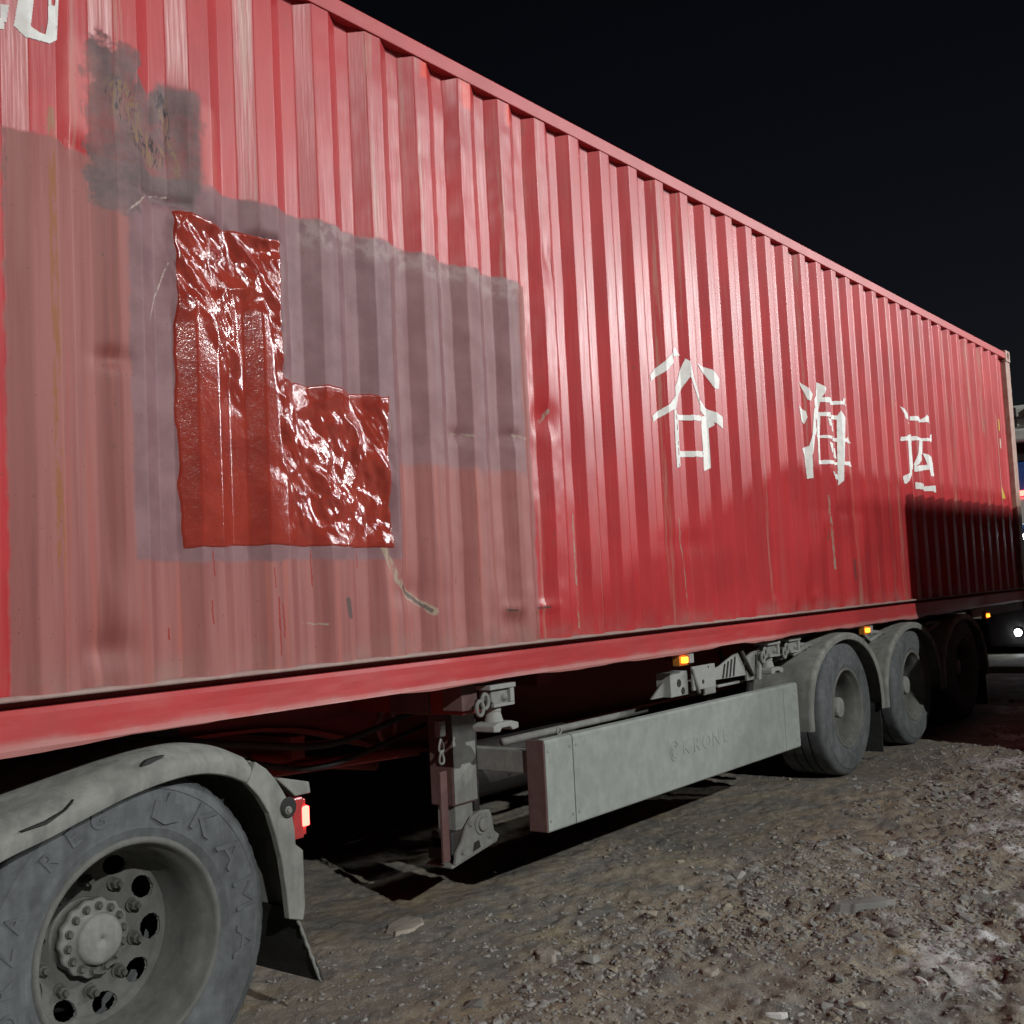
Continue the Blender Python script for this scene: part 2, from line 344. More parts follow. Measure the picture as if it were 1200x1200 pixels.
def ground_mat():
    b = NB('dirt_yard'); x, y, z = b.xyz()
    big = b.noise(0.9, 5, 0.6); mid = b.noise(5, 6, 0.65); fine = b.noise(38, 5, 0.7); grit = b.noise(130, 4, 0.7)
    col = b.mix(b.ramp(big, 0.36, 0.64), (0.188, 0.173, 0.142), (0.243, 0.206, 0.152))
    col = b.mix(b.ramp(mid, 0.42, 0.66), col, (0.133, 0.133, 0.126))
    col = b.mix(b.math('MULTIPLY', b.ramp(b.noise(2.3, 4, 0.6, b.scaled((1, 1, 1), (4, 2, 0))), 0.56, 0.70), 0.6), col, (0.286, 0.237, 0.146))
    col = b.mix(b.math('MULTIPLY', b.ramp(fine, 0.52, 0.74), 0.6), col, (0.320, 0.311, 0.269))
    col = b.mix(b.math('MULTIPLY', b.ramp(grit, 0.56, 0.66), 0.5), col, (0.396, 0.392, 0.347))
    col = b.mix(b.math('MULTIPLY', b.ramp(grit, 0.44, 0.34), 0.6), col, (0.049, 0.048, 0.045))
    # thin leftover snow between the clods, away from the wheel track
    reg = b.math('MULTIPLY', b.math('SUBTRACT', 1.0, b.ramp(b.math('ADD', y, b.math('MULTIPLY', x, -0.20)), -2.0, -1.45)), b.ramp(x, 0.6, 1.6))
    sn = b.math('MULTIPLY', b.ramp(b.math('ADD', b.noise(1.6, 6, 0.68), b.math('MULTIPLY', fine, 0.18)), 0.60, 0.68), reg)
    col = b.mix(b.math('MULTIPLY', sn, 0.62), col, (0.62, 0.64, 0.67))
    h = b.math('ADD', b.math('MULTIPLY', fine, 1.0), b.math('MULTIPLY', grit, 0.5))
    return b.fin(col, b.mixf(sn, 0.92, 0.6), b.bump(h, 0.7, 0.012), spec=0.2)

M = {}
M['panel'] = panel_paint(); M['wet'] = wet_paint(); M['rail'] = rail_paint()
M['letter'] = simple('white_stencil_paint', (0.74, 0.75, 0.72), (0.60, 0.60, 0.57), 0.5, 18, bump=0.1)
M['steel_tan'] = simple('primed_corner_steel', (0.36, 0.25, 0.19), (0.26, 0.13, 0.11), 0.55, 14)
M['dark_red'] = dusty('red_chassis_paint', (0.27, 0.028, 0.028), (0.18, 0.10, 0.085), 0.35, 0.6)
M['dust_red'] = dusty('dusty_red_paint', (0.22, 0.03, 0.028), (0.24, 0.20, 0.18), 0.55, 0.75)
M['old_red'] = dusty('old_red_paint', (0.095, 0.026, 0.025), (0.17, 0.14, 0.13), 0.6, 0.75)
M['ledge'] = dusty('dusty_ledge', (0.30, 0.12, 0.11), (0.36, 0.31, 0.28), 0.8, 0.8)
M['dust'] = dusty('dusty_grey_steel', (0.10, 0.10, 0.10), (0.27, 0.28, 0.262), 0.9)
M['skirt'] = dusty('dusty_side_guard', (0.21, 0.222, 0.215), (0.305, 0.338, 0.315), 0.92, 0.8, 3)
M['plastic'] = dusty('dusty_mudguard_plastic', (0.035, 0.036, 0.036), (0.275, 0.285, 0.262), 0.95, 0.85, 4)
M['tyre'] = dusty('dusty_tyre_rubber', (0.016, 0.017, 0.018), (0.145, 0.157, 0.164), 0.85, 0.9, 7)
M['tread'] = dusty('tread_rubber', (0.018, 0.018, 0.018), (0.09, 0.092, 0.092), 0.6, 0.9, 12)
M['rim'] = dusty('dusty_rim_steel', (0.05, 0.05, 0.05), (0.165, 0.170, 0.158), 0.9, 0.8, 6)
M['hub'] = dusty('dusty_hub_iron', (0.08, 0.08, 0.08), (0.28, 0.29, 0.272), 0.92, 0.8, 10)
M['bolt'] = dusty('greasy_bolt_steel', (0.035, 0.033, 0.03), (0.16, 0.165, 0.155), 0.55, 0.6, 30)
M['black'] = simple('black_rubber_and_shade', (0.012, 0.012, 0.012), (0.022, 0.022, 0.022), 0.8, 20)
M['iron'] = simple('black_frame_iron', (0.018, 0.017, 0.017), (0.035, 0.03, 0.028), 0.7, 9)
M['white_steel'] = dusty('dusty_white_steel', (0.25, 0.26, 0.25), (0.32, 0.335, 0.318), 0.7, 0.75, 9)
M['red_glow'] = glow('tail_lamp_lens_lit', (1.0, 0.035, 0.025), 22)
M['red_lens'] = simple('tail_lamp_lens', (0.45, 0.05, 0.05), (0.35, 0.04, 0.04), 0.25, 30)
M['amber'] = glow('amber_lens_lit', (1.0, 0.26, 0.02), 5)
M['amber_dim'] = simple('amber_lens', (0.5, 0.20, 0.04), (0.4, 0.15, 0.03), 0.3, 30)
M['head'] = glow('headlamp_lit', (0.85, 0.93, 1.0), 120)
M['ground'] = ground_mat()
M['stone'] = simple('broken_stone', (0.15, 0.152, 0.146), (0.29, 0.285, 0.262), 0.9, 5, bump=0.5, bs=70, spec=0.2)
M['clod'] = simple('dry_clod', (0.19, 0.172, 0.14), (0.29, 0.262, 0.205), 0.95, 6, bump=0.5, bs=60, spec=0.15)

# ================================================================== ground
def gbase(x): return -0.06 + 0.018 * (np.clip(x, -3.0, 9.0) + 0.93)
def rough_mask(x, y):
    return sstep(0.05, -0.75, y + 0.5 * (fbm(x * 0.8, y * 0.8, 3, 3) - 0.5)) * 0.75 + 0.25
def plates(x, y, size, seed):
    """broken plates: height per cell and a slight tilt"""
    u = x / size; v = y / size; iu = np.floor(u).astype(int); iv = np.floor(v).astype(int); best = np.full(u.shape, 9.0); h = np.zeros(u.shape); ta, tb, tc, td, te = (_TAB[(seed + k) % 64] for k in range(5))
    for a in (-1, 0, 1):
        for c in (-1, 0, 1):
            p, q = (iu + a) % 256, (iv + c) % 256; du = u - (iu + a + ta[p, q]); dv = v - (iv + c + tb[p, q]); d = du * du + dv * dv
            m = d < best; best = np.where(m, d, best); h = np.where(m, tc[p, q] - 0.5 + 0.7 * (td[p, q] - 0.5) * du + 0.7 * (te[p, q] - 0.5) * dv, h)
    return h
def gz(x, y):
    x = np.asarray(x, float); y = np.asarray(y, float)
    near = sstep(60, 15, np.hypot(x - 2, y)); rm = rough_mask(x, y)
    h = gbase(x) + near * (0.035 * (fbm(x * 0.6, y * 0.6, 10, 3) - 0.5))
    cl = fbm(x * 3.1 + 9, y * 3.1, 14, 4); fine = fbm(x * 13, y * 13 + 4, 20, 4)
    ridge = 1 - np.abs(2 * fbm(x * 6.3, y * 6.3, 26, 3) - 1)
    h = h + near * rm * (0.050 * (cl - 0.5) + 0.034 * (fine - 0.5) + 0.020 * (ridge - 0.75))
    pm = sstep(0.40, 0.62, fbm(x * 0.9 + 2, y * 0.9, 37, 3)) * rm
    wx_ = x + 0.03 * fbm(x * 9, y * 9, 2, 2); wy_ = y + 0.03 * fbm(x * 9, y * 9, 6, 2)
    h = h + near * pm * (0.024 * plates(wx_, wy_ * 1.3, 0.13, 7) + 0.011 * plates(wx_, wy_, 0.055, 17)) + near * 0.007 * plates(wx_, wy_, 0.045, 27)
    h = h + near * (1 - rm) * 0.012 * (fine - 0.5)
    # wheel contact patches stay level
    for wx in (-0.93, 4.68, 6.07, 7.46):
        k = np.exp(-(((x - wx) / 0.45) ** 2 + ((y - 0.25) / 0.45) ** 2)); h = h * (1 - k) + (gbase(np.array(wx)) - 0.004) * k
    return h
def lines(a0, a1, step, far, g=1.09):
    v = list(np.arange(a0, a1, step)); s = step; p = a0; lo = []
    while p > -far: s *= g; p -= s; lo.append(p)
    s = step; p = v[-1]; hi = []
    while p < far: s *= g; p += s; hi.append(p)
    return np.array(lo[::-1] + v + hi)
gx = lines(-0.6, 5.0, 0.0135, 400, 1.03); gy = lines(-3.0, 1.2, 0.0135, 400, 1.045)
GX, GY = np.meshgrid(gx, gy, indexing='ij'); GZ = gz(GX, GY)
ni, nj = GX.shape; idx = np.arange(ni * nj).reshape(ni, nj)
F = np.stack([idx[:-1, :-1], idx[1:, :-1], idx[1:, 1:], idx[:-1, 1:]], -1).reshape(-1, 4)
ground = np_mesh('ground', np.stack([GX, GY, GZ], -1).reshape(-1, 3), F, M['ground'])
tag(ground, 'rough frozen dirt yard with broken asphalt crumbs and traces of snow', 'ground', kind='structure')

# loose rubble: too many to count
def rock_shapes(n, flat=0.6, seed=1):
    r = np.random.default_rng(seed); t = (1 + 5 ** 0.5) / 2
    V = np.array([(-1, t, 0), (1, t, 0), (-1, -t, 0), (1, -t, 0), (0, -1, t), (0, 1, t), (0, -1, -t), (0, 1, -t), (t, 0, -1), (t, 0, 1), (-t, 0, -1), (-t, 0, 1)]) / 1.902
    Fc = np.array([(0, 11, 5), (0, 5, 1), (0, 1, 7), (0, 7, 10), (0, 10, 11), (1, 5, 9), (5, 11, 4), (11, 10, 2), (10, 7, 6), (7, 1, 8), (3, 9, 4), (3, 4, 2), (3, 2, 6), (3, 6, 8), (3, 8, 9), (4, 9, 5), (2, 4, 11), (6, 2, 10), (8, 6, 7), (9, 8, 1)])
    out = []
    for k in range(n):
        q = V * r.uniform(0.6, 1.15, (12, 1)) * np.array([1, r.uniform(0.55, 1.0), flat * r.uniform(0.6, 1.1)])
        out.append(q)
    return out, Fc
SH, FC = rock_shapes(24)
def scatter(name, pts, sizes, mat, label, cat, sink=0.02):
    n = len(pts); k = RNG.integers(0, len(SH), n); a = RNG.uniform(0, 2 * np.pi, n); base = np.array(SH)[k]
    tl = RNG.normal(0, 0.25, n)
    c, s = np.cos(a), np.sin(a); x, y, z = base[..., 0], base[..., 1], base[..., 2] + base[..., 0] * tl[:, None]
    vx = (x * c[:, None] - y * s[:, None]) * sizes[:, None] + pts[:, 0:1]; vy = (x * s[:, None] + y * c[:, None]) * sizes[:, None] + pts[:, 1:2]
    vz = (z + sink) * sizes[:, None] + gz(pts[:, 0], pts[:, 1])[:, None]
    verts = np.stack([vx, vy, vz], -1).reshape(-1, 3); faces = (FC[None] + (np.arange(n) * 12)[:, None, None]).reshape(-1, 3)
    return tag(np_mesh(name, verts, faces, mat, smooth=False), label, cat, kind='stuff')
def pick(n, x0, x1, y0, y1, near=1.4):
    P = []
    while sum(len(p) for p in P) < n:
        x = RNG.uniform(x0, x1, n * 3); y = RNG.uniform(y0, y1, n * 3); d = np.hypot(x + 2.9, y + 2.95)
        keep = RNG.random(n * 3) < np.clip((3.5 / d) ** near, 0, 1) * rough_mask(x, y) ** 1.6 * sstep(0.30, 0.62, fbm(x * 1.1 + 5, y * 1.1, 33, 3)) 
        P.append(np.stack([x[keep], y[keep]], -1))
    return np.concatenate(P)[:n]
p = pick(30000, -0.8, 9, -4.0, 0.6); scatter('rubble', p, np.exp(RNG.normal(math.log(0.0085), 0.48, len(p))), M['stone'], 'fine grey rubble and asphalt crumbs strewn over the dirt', 'rubble')
p = pick(11000, -0.8, 9, -4.0, 0.6); scatter('dirt_crumbs', p, np.exp(RNG.normal(math.log(0.009), 0.5, len(p))), M['clod'], 'loose tan dirt crumbs between the stones', 'dirt')
p = pick(1500, -0.6, 9, -4.0, 0.0); scatter('broken_stones', p, np.clip(np.exp(RNG.normal(math.log(0.025), 0.4, len(p))), 0.012, 0.07), M['stone'], 'fist sized broken stones and asphalt lumps scattered on the yard', 'stones', sink=-0.12)

def slab(name, cx, cy, sx, sy, rot, h, mat, label, cat='stone', seed=0):
    r = random.Random(seed); n = 14; b = MB(); z = float(gz(cx, cy)); top = []; bot = []
    for k in range(n):
        t = 2 * math.pi * k / n + r.uniform(-0.2, 0.2); q = r.uniform(0.82, 1.08)
        px = math.cos(t) * sx * q; py = math.sin(t) * sy * q
        X = cx + px * math.cos(rot) - py * math.sin(rot); Y = cy + px * math.sin(rot) + py * math.cos(rot)
        top.append((cx + (X - cx) * 0.86, cy + (Y - cy) * 0.86, z + h * r.uniform(0.55, 1.0))); bot.append((X, Y, z - 0.02))
    mid = (cx, cy, z + h * 0.95)
    b.add(bot + top + [mid], [(k, (k + 1) % n, n + (k + 1) % n, n + k) for k in range(n)] + [(n + k, n + (k + 1) % n, 2 * n) for k in range(n)])
    o = b.build(name, mat, bevel=0.006); return tag(o, label, cat)
M['pale_stone'] = simple('pale_stone', (0.30, 0.275, 0.23), (0.22, 0.20, 0.17), 0.9, 7, bump=0.4)
M['scrap'] = simple('white_scrap', (0.62, 0.62, 0.60), (0.5, 0.5, 0.48), 0.6, 20)
GLYPH = {"gu":[[[2.3,2.514],[2.444,2.622],[2.587,2.705],[2.639,2.664],[2.58,2.653],[2.436,2.556],[2.308,2.481]],[[2.771,2.667],[2.97,2.621],[3.037,2.576],[3.021,2.514],[2.973,2.512],[2.914,2.593],[2.855,2.638]],[[2.667,2.649],[2.7,2.632],[2.687,2.544],[2.599,2.436],[2.572,2.373],[2.44,2.33],[2.307,2.261],[2.299,2.294],[2.438,2.37],[2.5,2.417],[2.588,2.502]],[[2.695,2.631],[2.728,2.539],[2.777,2.447],[2.856,2.435],[2.921,2.388],[3.05,2.353],[3.044,2.283],[2.937,2.322],[2.868,2.364],[2.772,2.408],[2.69,2.547]],[[2.479,2.346],[2.579,2.33],[2.574,2.128],[2.576,2.043],[2.471,2.024],[2.468,2.153],[2.475,2.315]],[[2.572,2.326],[2.865,2.341],[2.86,2.308],[2.569,2.297]],[[2.502,2.122],[2.852,2.137],[2.779,2.101],[2.498,2.09]],[[2.858,2.343],[2.939,2.355],[2.96,2.3],[2.921,2.279],[2.92,2.05],[2.852,2.03],[2.777,2.138],[2.855,2.317]]],"hai":[[[4.286,2.715],[4.366,2.672],[4.418,2.637],[4.38,2.586],[4.347,2.596]],[[4.259,2.55],[4.329,2.514],[4.338,2.474],[4.31,2.427],[4.284,2.448]],[[4.58,2.744],[4.671,2.707],[4.603,2.625],[4.571,2.504],[4.413,2.356],[4.354,2.213],[4.353,2.063],[4.305,2.058],[4.293,2.213],[4.267,2.259],[4.337,2.28],[4.381,2.388],[4.423,2.532],[4.56,2.646]],[[4.598,2.637],[4.83,2.661],[4.842,2.64],[4.961,2.647],[4.989,2.675],[5.135,2.635],[4.821,2.611],[4.596,2.607]],[[4.546,2.532],[4.687,2.54],[4.882,2.538],[4.915,2.532],[4.913,2.508],[4.666,2.508],[4.557,2.506]],[[4.882,2.532],[4.919,2.575],[4.995,2.533],[4.915,2.177],[4.907,2.073],[4.857,2.037],[4.862,2.189]],[[4.561,2.533],[4.596,2.529],[4.562,2.195],[4.538,2.193],[4.541,2.383]],[[4.401,2.367],[4.673,2.377],[4.842,2.377],[4.992,2.378],[5.108,2.404],[5.147,2.359],[4.868,2.35],[4.575,2.356]],[[4.539,2.199],[4.642,2.202],[4.857,2.201],[5.124,2.224],[5.141,2.187],[4.854,2.183],[4.445,2.166]],[[4.665,2.502],[4.829,2.48],[4.834,2.419],[4.686,2.45]],[[4.665,2.335],[4.843,2.298],[4.859,2.225],[4.698,2.259]],[[4.69,2.127],[4.857,2.116],[4.863,2.077],[4.715,2.093]]],"yun":[[[6.272,2.746],[6.347,2.715],[6.531,2.623],[6.332,2.651]],[[6.533,2.688],[6.803,2.706],[6.81,2.685],[6.902,2.733],[7.087,2.68],[6.795,2.662],[6.53,2.652]],[[6.259,2.494],[6.571,2.524],[6.625,2.517],[6.947,2.534],[7.092,2.583],[7.086,2.516],[6.568,2.488],[6.256,2.46]],[[6.343,2.512],[6.532,2.538],[6.527,2.246],[6.337,2.204],[6.349,2.442]],[[6.256,2.175],[6.384,2.223],[6.385,2.192],[6.279,2.112],[6.259,2.119]],[[6.642,2.492],[6.819,2.509],[6.805,2.393],[6.558,2.274],[6.534,2.281],[6.596,2.389]],[[6.542,2.274],[6.892,2.304],[6.905,2.264],[6.538,2.225]],[[6.81,2.4],[7.083,2.337],[7.084,2.218],[6.891,2.204],[6.861,2.269]],[[6.541,2.139],[6.668,2.128],[6.802,2.116],[7.091,2.136],[7.094,2.076],[6.656,2.078],[6.541,2.083]]],"U":[[[-1.217,3.163],[-1.176,3.175],[-1.187,3.092],[-1.16,3.084],[-1.142,3.083],[-1.133,3.125],[-1.126,3.195],[-1.104,3.205],[-1.08,3.202],[-1.104,3.083],[-1.129,3.062],[-1.201,3.055],[-1.228,3.085]]],"C":[[[-1.258,3.143],[-1.238,3.144],[-1.245,3.09],[-1.259,3.09]],[[-1.259,3.082],[-1.247,3.086],[-1.259,3.07]]]}
for i, (cx_, cy_, sx_, sy_, rt, hh, mk, lb) in enumerate([
    (0.774, 0.534, 0.15, 0.085, 0.5, 0.012, 'pale_stone', 'flat pale stone slab lying just behind the mudguard flap'),
    (1.854, -1.095, 0.17, 0.055, -0.7, 0.03, 'stone', 'long flat grey slab on the rubble below the side guard'),
    (1.326, -0.664, 0.075, 0.05, 0.3, 0.022, 'clod', 'squat tan clod in the middle of the rubble'),
    (0.745, -0.242, 0.075, 0.05, 1.0, 0.020, 'pale_stone', 'rounded pale stone at the near edge of the rubble below the landing leg'),
    (2.791, -0.925, 0.12, 0.06, -0.4, 0.028, 'stone', 'dark grey asphalt lump on the rubble between side guard and picture edge'),
    (0.887, -0.881, 0.05, 0.035, 0.2, 0.02, 'pale_stone', 'small whitish stone at the bottom of the rubble')]):
    slab('flat_stone', cx_, cy_, sx_, sy_, rt, hh, M[mk], lb, 'stone', 40 + i)
for i, (cx_, cy_, rt, lb) in enumerate([(1.125, -1.574, 0.9, 'white strip of litter on the ground at lower right'),
                                       (0.637, -1.255, 2.1, 'crumpled white scrap near the bottom edge of the picture')]):
    slab('paper_scrap', cx_, cy_, 0.045, 0.014, rt, 0.02, M['scrap'], lb, 'litter', 60 + i)

# ================================================================== container
X0, X1, PITCH, DEEP = -2.29, 9.90, 0.278, 0.036
ZB, ZT = 1.180, 3.600            # corrugated sheet
box_c = thing('shipping_container', (3.8, 1.22, 1.04), 'long red corrugated shipping container with a patched side on the trailer', 'container')
def prof(x):
    s = 0
    for d in (-0.002, -0.001, 0.0, 0.001, 0.002):
        s = s + np.interp(np.mod(x + d, PITCH), [0, 0.065, 0.13, 0.195, PITCH], [0, 1, 1, 0, 0])
    return DEEP * s / 5
DENT = [  # x, z, rx, rz, depth (+ is pushed in)
    (1.29, 2.185, 0.06, 0.07, 0.014), (1.02, 2.08, 0.05, 0.03, 0.012), (0.68, 2.06, 0.05, 0.03, 0.012), (-0.96, 1.295, 0.07, 0.05, 0.018),
    (-0.95, 1.42, 0.03, 0.09, -0.010), (-0.93, 2.16, 0.06, 0.03, 0.014), (0.98, 1.33, 0.05, 0.03, -0.014), (1.0, 1.27, 0.06, 0.05, 0.012),
    (1.24, 1.33, 0.06, 0.025, -0.010), (1.53, 2.89, 0.04, 0.05, -0.012), (1.36, 2.95, 0.05, 0.10, 0.012), (3.95, 1.26, 0.06, 0.04, -0.020), (4.25, 1.27, 0.08, 0.03, -0.014),
    (3.62, 1.27, 0.05, 0.03, -0.012), (2.6, 1.62, 0.3, 0.05, 0.010), (4.9, 1.85, 0.5, 0.03, 0.010), (-1.03, 2.78, 0.05, 0.05, 0.012), (-0.86, 2.92, 0.10, 0.12, 0.018),
    (-0.68, 2.93, 0.05, 0.14, 0.016), (0.32, 1.42, 0.10, 0.05, 0.012), (0.22, 1.55, 0.04, 0.08, 0.012), (-0.75, 2.70, 0.12, 0.02, 0.010), (5.9, 1.3, 0.08, 0.05, 0.012)]
def crumple(x, z):
    """0..1 weight of crushed sheet inside the patch"""
    up = sstep(2.20, 2.38, z + 0.25 * (x + 0.30)) * sstep(-0.76, -0.66, x) * sstep(-0.20, -0.30, x)
    diag = np.exp(-(((z - 2.55) + 1.75 * (x + 0.62)) / 0.16) ** 2) * sstep(1.58, 1.70, z) * sstep(0.30, 0.20, x) * sstep(-0.74, -0.66, x)
    low = sstep(-0.34, -0.12, x) * sstep(0.28, 0.21, x) * sstep(1.60, 1.70, z) * sstep(2.16, 2.08, z)
    rib = np.exp(-((x + 0.29) / 0.06) ** 2) * sstep(1.9, 2.2, z) * sstep(2.7, 2.6, z)
    return np.clip(np.maximum.reduce([up, diag, 0.85 * low, 0.7 * rib]), 0, 1) * sstep(2.70, 2.62, z) * (1 - 0.95 * sstep(-0.485, -0.455, x - 0.10 * (2.4 - z)) * sstep(-0.315, -0.345, x - 0.10 * (2.4 - z)) * sstep(1.84, 1.92, z) * sstep(2.46, 2.38, z))
def panel_y(x, z):
    y = prof(x)
    near = (x > -1.5) & (x < 1.5)
    if np.any(near):
        w = np.where(near, crumple(x, z), 0)
        u = x * 0.85 + z * 0.5; v = -x * 0.5 + z * 0.85
        r1 = 1 - np.abs(2 * fbm(u * 8 + 2, v * 5.0, 47, 3) - 1); r2 = 1 - np.abs(2 * fbm(u * 24, v * 12 + 7, 51, 3) - 1)
        c = 0.020 + 0.030 * (fbm(u * 6, v * 3.2 + 5, 55, 2) - 0.5) * 2 - 0.038 * (r1 - 0.7) - 0.010 * (r2 - 0.7)
        y = y * (1 - 0.8 * w) + c * w
    y = y + 0.004 * (fbm(x * 1.7, z * 1.3, 58, 2) - 0.5) + 0.0015 * (fbm(x * 9, z * 4, 61, 2) - 0.5)
    wav = sstep(-0.5, 1.0, x) * sstep(2.2, 1.0, x)
    y = y + wav * 0.006 * (fbm(x * 6, z * 5, 12, 3) - 0.5) * 2
    for dx, dz, rx, rz, dp in DENT:
        y = y + dp * np.exp(-((x - dx) / rx) ** 2 - ((z - dz) / rz) ** 2)
    return y
def columns(a, b, n):
    """sheet columns from corrugation a to b with n strips per flat"""
    br = [0, 0.065, 0.13, 0.195, PITCH]; out = []
    for k in range(a, b):
        for i in range(4):
            q = np.linspace(br[i], br[i + 1], n, endpoint=False); out += sorted(list(k * PITCH + q) + [k * PITCH + br[i] + 0.003, k * PITCH + br[i + 1] - 0.003])
    return np.array(out + [b * PITCH])
def sheet(xs, zs):
    XX, ZZ = np.meshgrid(xs, zs, indexing='ij'); YY = panel_y(XX, ZZ)
    i = np.arange(XX.size).reshape(XX.shape)
    f = np.stack([i[:-1, :-1], i[1:, :-1], i[1:, 1:], i[:-1, 1:]], -1).reshape(-1, 4)
    return np.stack([XX, YY, ZZ], -1).reshape(-1, 3), f
def compact(v, f):
    u, inv = np.unique(f, return_inverse=True); return v[u], inv.reshape(f.shape)
vn, fn = sheet(columns(-5, 5, 9), np.linspace(ZB, ZT, 290))
vf, ff = sheet(columns(5, 34, 6), np.concatenate([np.linspace(ZB, 1.5, 24), np.linspace(1.55, 2.1, 18), np.linspace(2.2, ZT, 12)]))
vl, fl = sheet(columns(-8, -5, 6), np.linspace(ZB, ZT, 12))
side = np_mesh('side_panel', np.concatenate([vn, vf, vl]), np.concatenate([fn, ff + len(vn), fl + len(vn) + len(vf)]), M['panel'], box_c)
side['label'] = 'corrugated red side sheet with a faded pink brown repainted field'
# thick wet repair coat: two joined sheets with uneven hand-painted edges, 3 mm proud
def coat(x0, x1, z0, z1, nx, nz, free):
    U, V = np.meshgrid(np.linspace(0, 1, nx), np.linspace(0, 1, nz), indexing='ij'); XX = x0 + (x1 - x0) * U; ZZ = z0 + (z1 - z0) * V
    j = lambda a, seed, amp: amp * (fbm(a * 7 + seed, a * 0 + seed, seed, 4) - 0.5) * 2
    wl, wr, wb, wt = [np.clip(1 - d / 0.12, 0, 1) ** 2 if f_ else 0 * d for d, f_ in zip((XX - x0, x1 - XX, ZZ - z0, z1 - ZZ), free)]
    XN = XX + wl * j(ZZ, 40, 0.016) + wr * j(ZZ, 43, 0.022); ZN = ZZ + wb * j(XX, 46, 0.012) + wt * j(XX, 49, 0.024)
    YY = panel_y(XN, ZN) - 0.0035
    edge = np.minimum.reduce([np.where(f_, d, 1) for d, f_ in zip((XX - x0, x1 - XX, ZZ - z0, z1 - ZZ), free)])
    YY = YY + 0.0042 * (edge < 1e-6)
    i = np.arange(XX.size).reshape(XX.shape)
    return np.stack([XN, YY, ZN], -1).reshape(-1, 3), np.stack([i[:-1, :-1], i[1:, :-1], i[1:, 1:], i[:-1, 1:]], -1).reshape(-1, 4)
va, fa = coat(-0.700, -0.262, 2.170, 2.665, 92, 102, (True, True, False, True))
vb_, fb = coat(-0.700, -0.262, 1.592, 2.170, 92, 118, (True, False, True, False))
vc, fc = coat(-0.262, 0.243, 1.592, 2.178, 104, 118, (False, True, True, True))
wet = np_mesh('repair_patch', np.concatenate([va, vb_, vc]), np.concatenate([fa, fb + len(va), fc + len(va) + len(vb_)]), M['wet'], side); wet['label'] = 'crumpled glossy wet dark red repair patch in an L shape'
# painted characters follow the corrugation 2 mm proud of the sheet
def inside(px, pz, poly):
    c = np.zeros(px.shape, bool); n = len(poly)
    for i in range(n):
        xa, za = poly[i]; xb, zb = poly[i - 1]
        if za == zb: continue
        c ^= ((za > pz) != (zb > pz)) & (px < (xb - xa) * (pz - za) / (zb - za) + xa)
    return c
def glyph(key, label, st, wear=0.45):
    polys = GLYPH[key]; a = np.array(sum(polys, [])); xs = np.arange(a[:, 0].min() - st, a[:, 0].max() + st, st); zs = np.arange(a[:, 1].min() - st, a[:, 1].max() + st, st)
    XX, ZZ = np.meshgrid(xs, zs, indexing='ij'); YY = panel_y(XX, ZZ) - 0.002
    cx_ = XX[:-1, :-1] + st / 2; cz_ = ZZ[:-1, :-1] + st / 2; m = np.zeros(cx_.shape, bool)
    for p_ in polys: m |= inside(cx_, cz_, p_)
    crease = np.mod(cx_ + 0.008, PITCH) < 0.016
    m &= ~(crease & (fbm(cx_ * 60, cz_ * 25, 30, 3) > 0.60)) & (fbm(cx_ * 45, cz_ * 22, 36, 3) > wear * 0.25)
    i = np.arange(XX.size).reshape(XX.shape)
    f = np.stack([i[:-1, :-1], i[1:, :-1], i[1:, 1:], i[:-1, 1:]], -1)[m]
    v, f = compact(np.stack([XX, YY, ZZ], -1).reshape(-1, 3), f)
    o = np_mesh('painted_character', v, f, M['letter'], side); o['label'] = label
up = lambda p_: p_
GLYPH['U'] = [[(x, z if z < 3.19 else z + 0.12) for x, z in GLYPH['U'][0]]]
GLYPH['C'] = [GLYPH['C'][0], GLYPH['C'][1], [(-1.42, 3.30), (-1.25, 3.30), (-1.25, 3.24), (-1.42, 3.24)], [(-1.42, 3.30), (-1.37, 3.30), (-1.37, 3.06), (-1.42, 3.06)], [(-1.42, 3.10), (-1.25, 3.10), (-1.25, 3.07), (-1.42, 3.055)]]
glyph('gu', 'white painted Chinese character shaped like a roof over a box', 0.003)
glyph('hai', 'white painted Chinese character with three water strokes', 0.003)
glyph('yun', 'white painted Chinese character cut by the shadow edge', 0.0035)
glyph('U', 'lower half of a white stencilled letter U', 0.0016, 0.5); glyph('C', 'white stencilled letter C cut by the picture edge', 0.002, 0.5)

# rails, posts and castings
def rail_mesh(zs, ys, n=260, amp=0.005, wave=0.0, seed=3):
    xs = np.linspace(X0 + 0.18, X1 - 0.18, n); XX, K = np.meshgrid(xs, np.arange(len(zs)), indexing='ij')
    Z = np.array(zs)[K] + (np.array([wave if z == min(zs) else 0 for z in zs])[K]) * (fbm(XX * 2.3, XX * 0, seed, 4) - 0.5) * 2
    Y = np.array(ys)[K] + amp * (fbm(XX * 2.1 + 4, Z * 9, seed + 4, 3) - 0.5) * 2
    i = np.arange(XX.size).reshape(XX.shape); f = np.stack([i[:-1, :-1], i[1:, :-1], i[1:, 1:], i[:-1, 1:]], -1).reshape(-1, 4)
    return np.stack([XX, Y, Z], -1).reshape(-1, 3), f
v, f = rail_mesh([1.040, 1.040, 1.044, 1.060, 1.085, 1.11, 1.135, 1.150, 1.150], [0.055, -0.010, -0.012, -0.002, -0.001, 0.0, 0.0, 0.002, 0.06], amp=0.007, wave=0.017)
br = np_mesh('bottom_rail', v, f, M['rail'], box_c, smooth=False); br['label'] = 'dented red bottom rail with a dusty bent lower lip'
MB().box(X0 + 0.18, X1 - 0.18, 0.048, 0.10, 1.05, 1.1745).build('rail_web', M['dark_red'], br)
v, f = rail_mesh([1.172, 1.172, 1.1815, 1.186], [0.06, -0.010, -0.011, 0.03], amp=0.002)
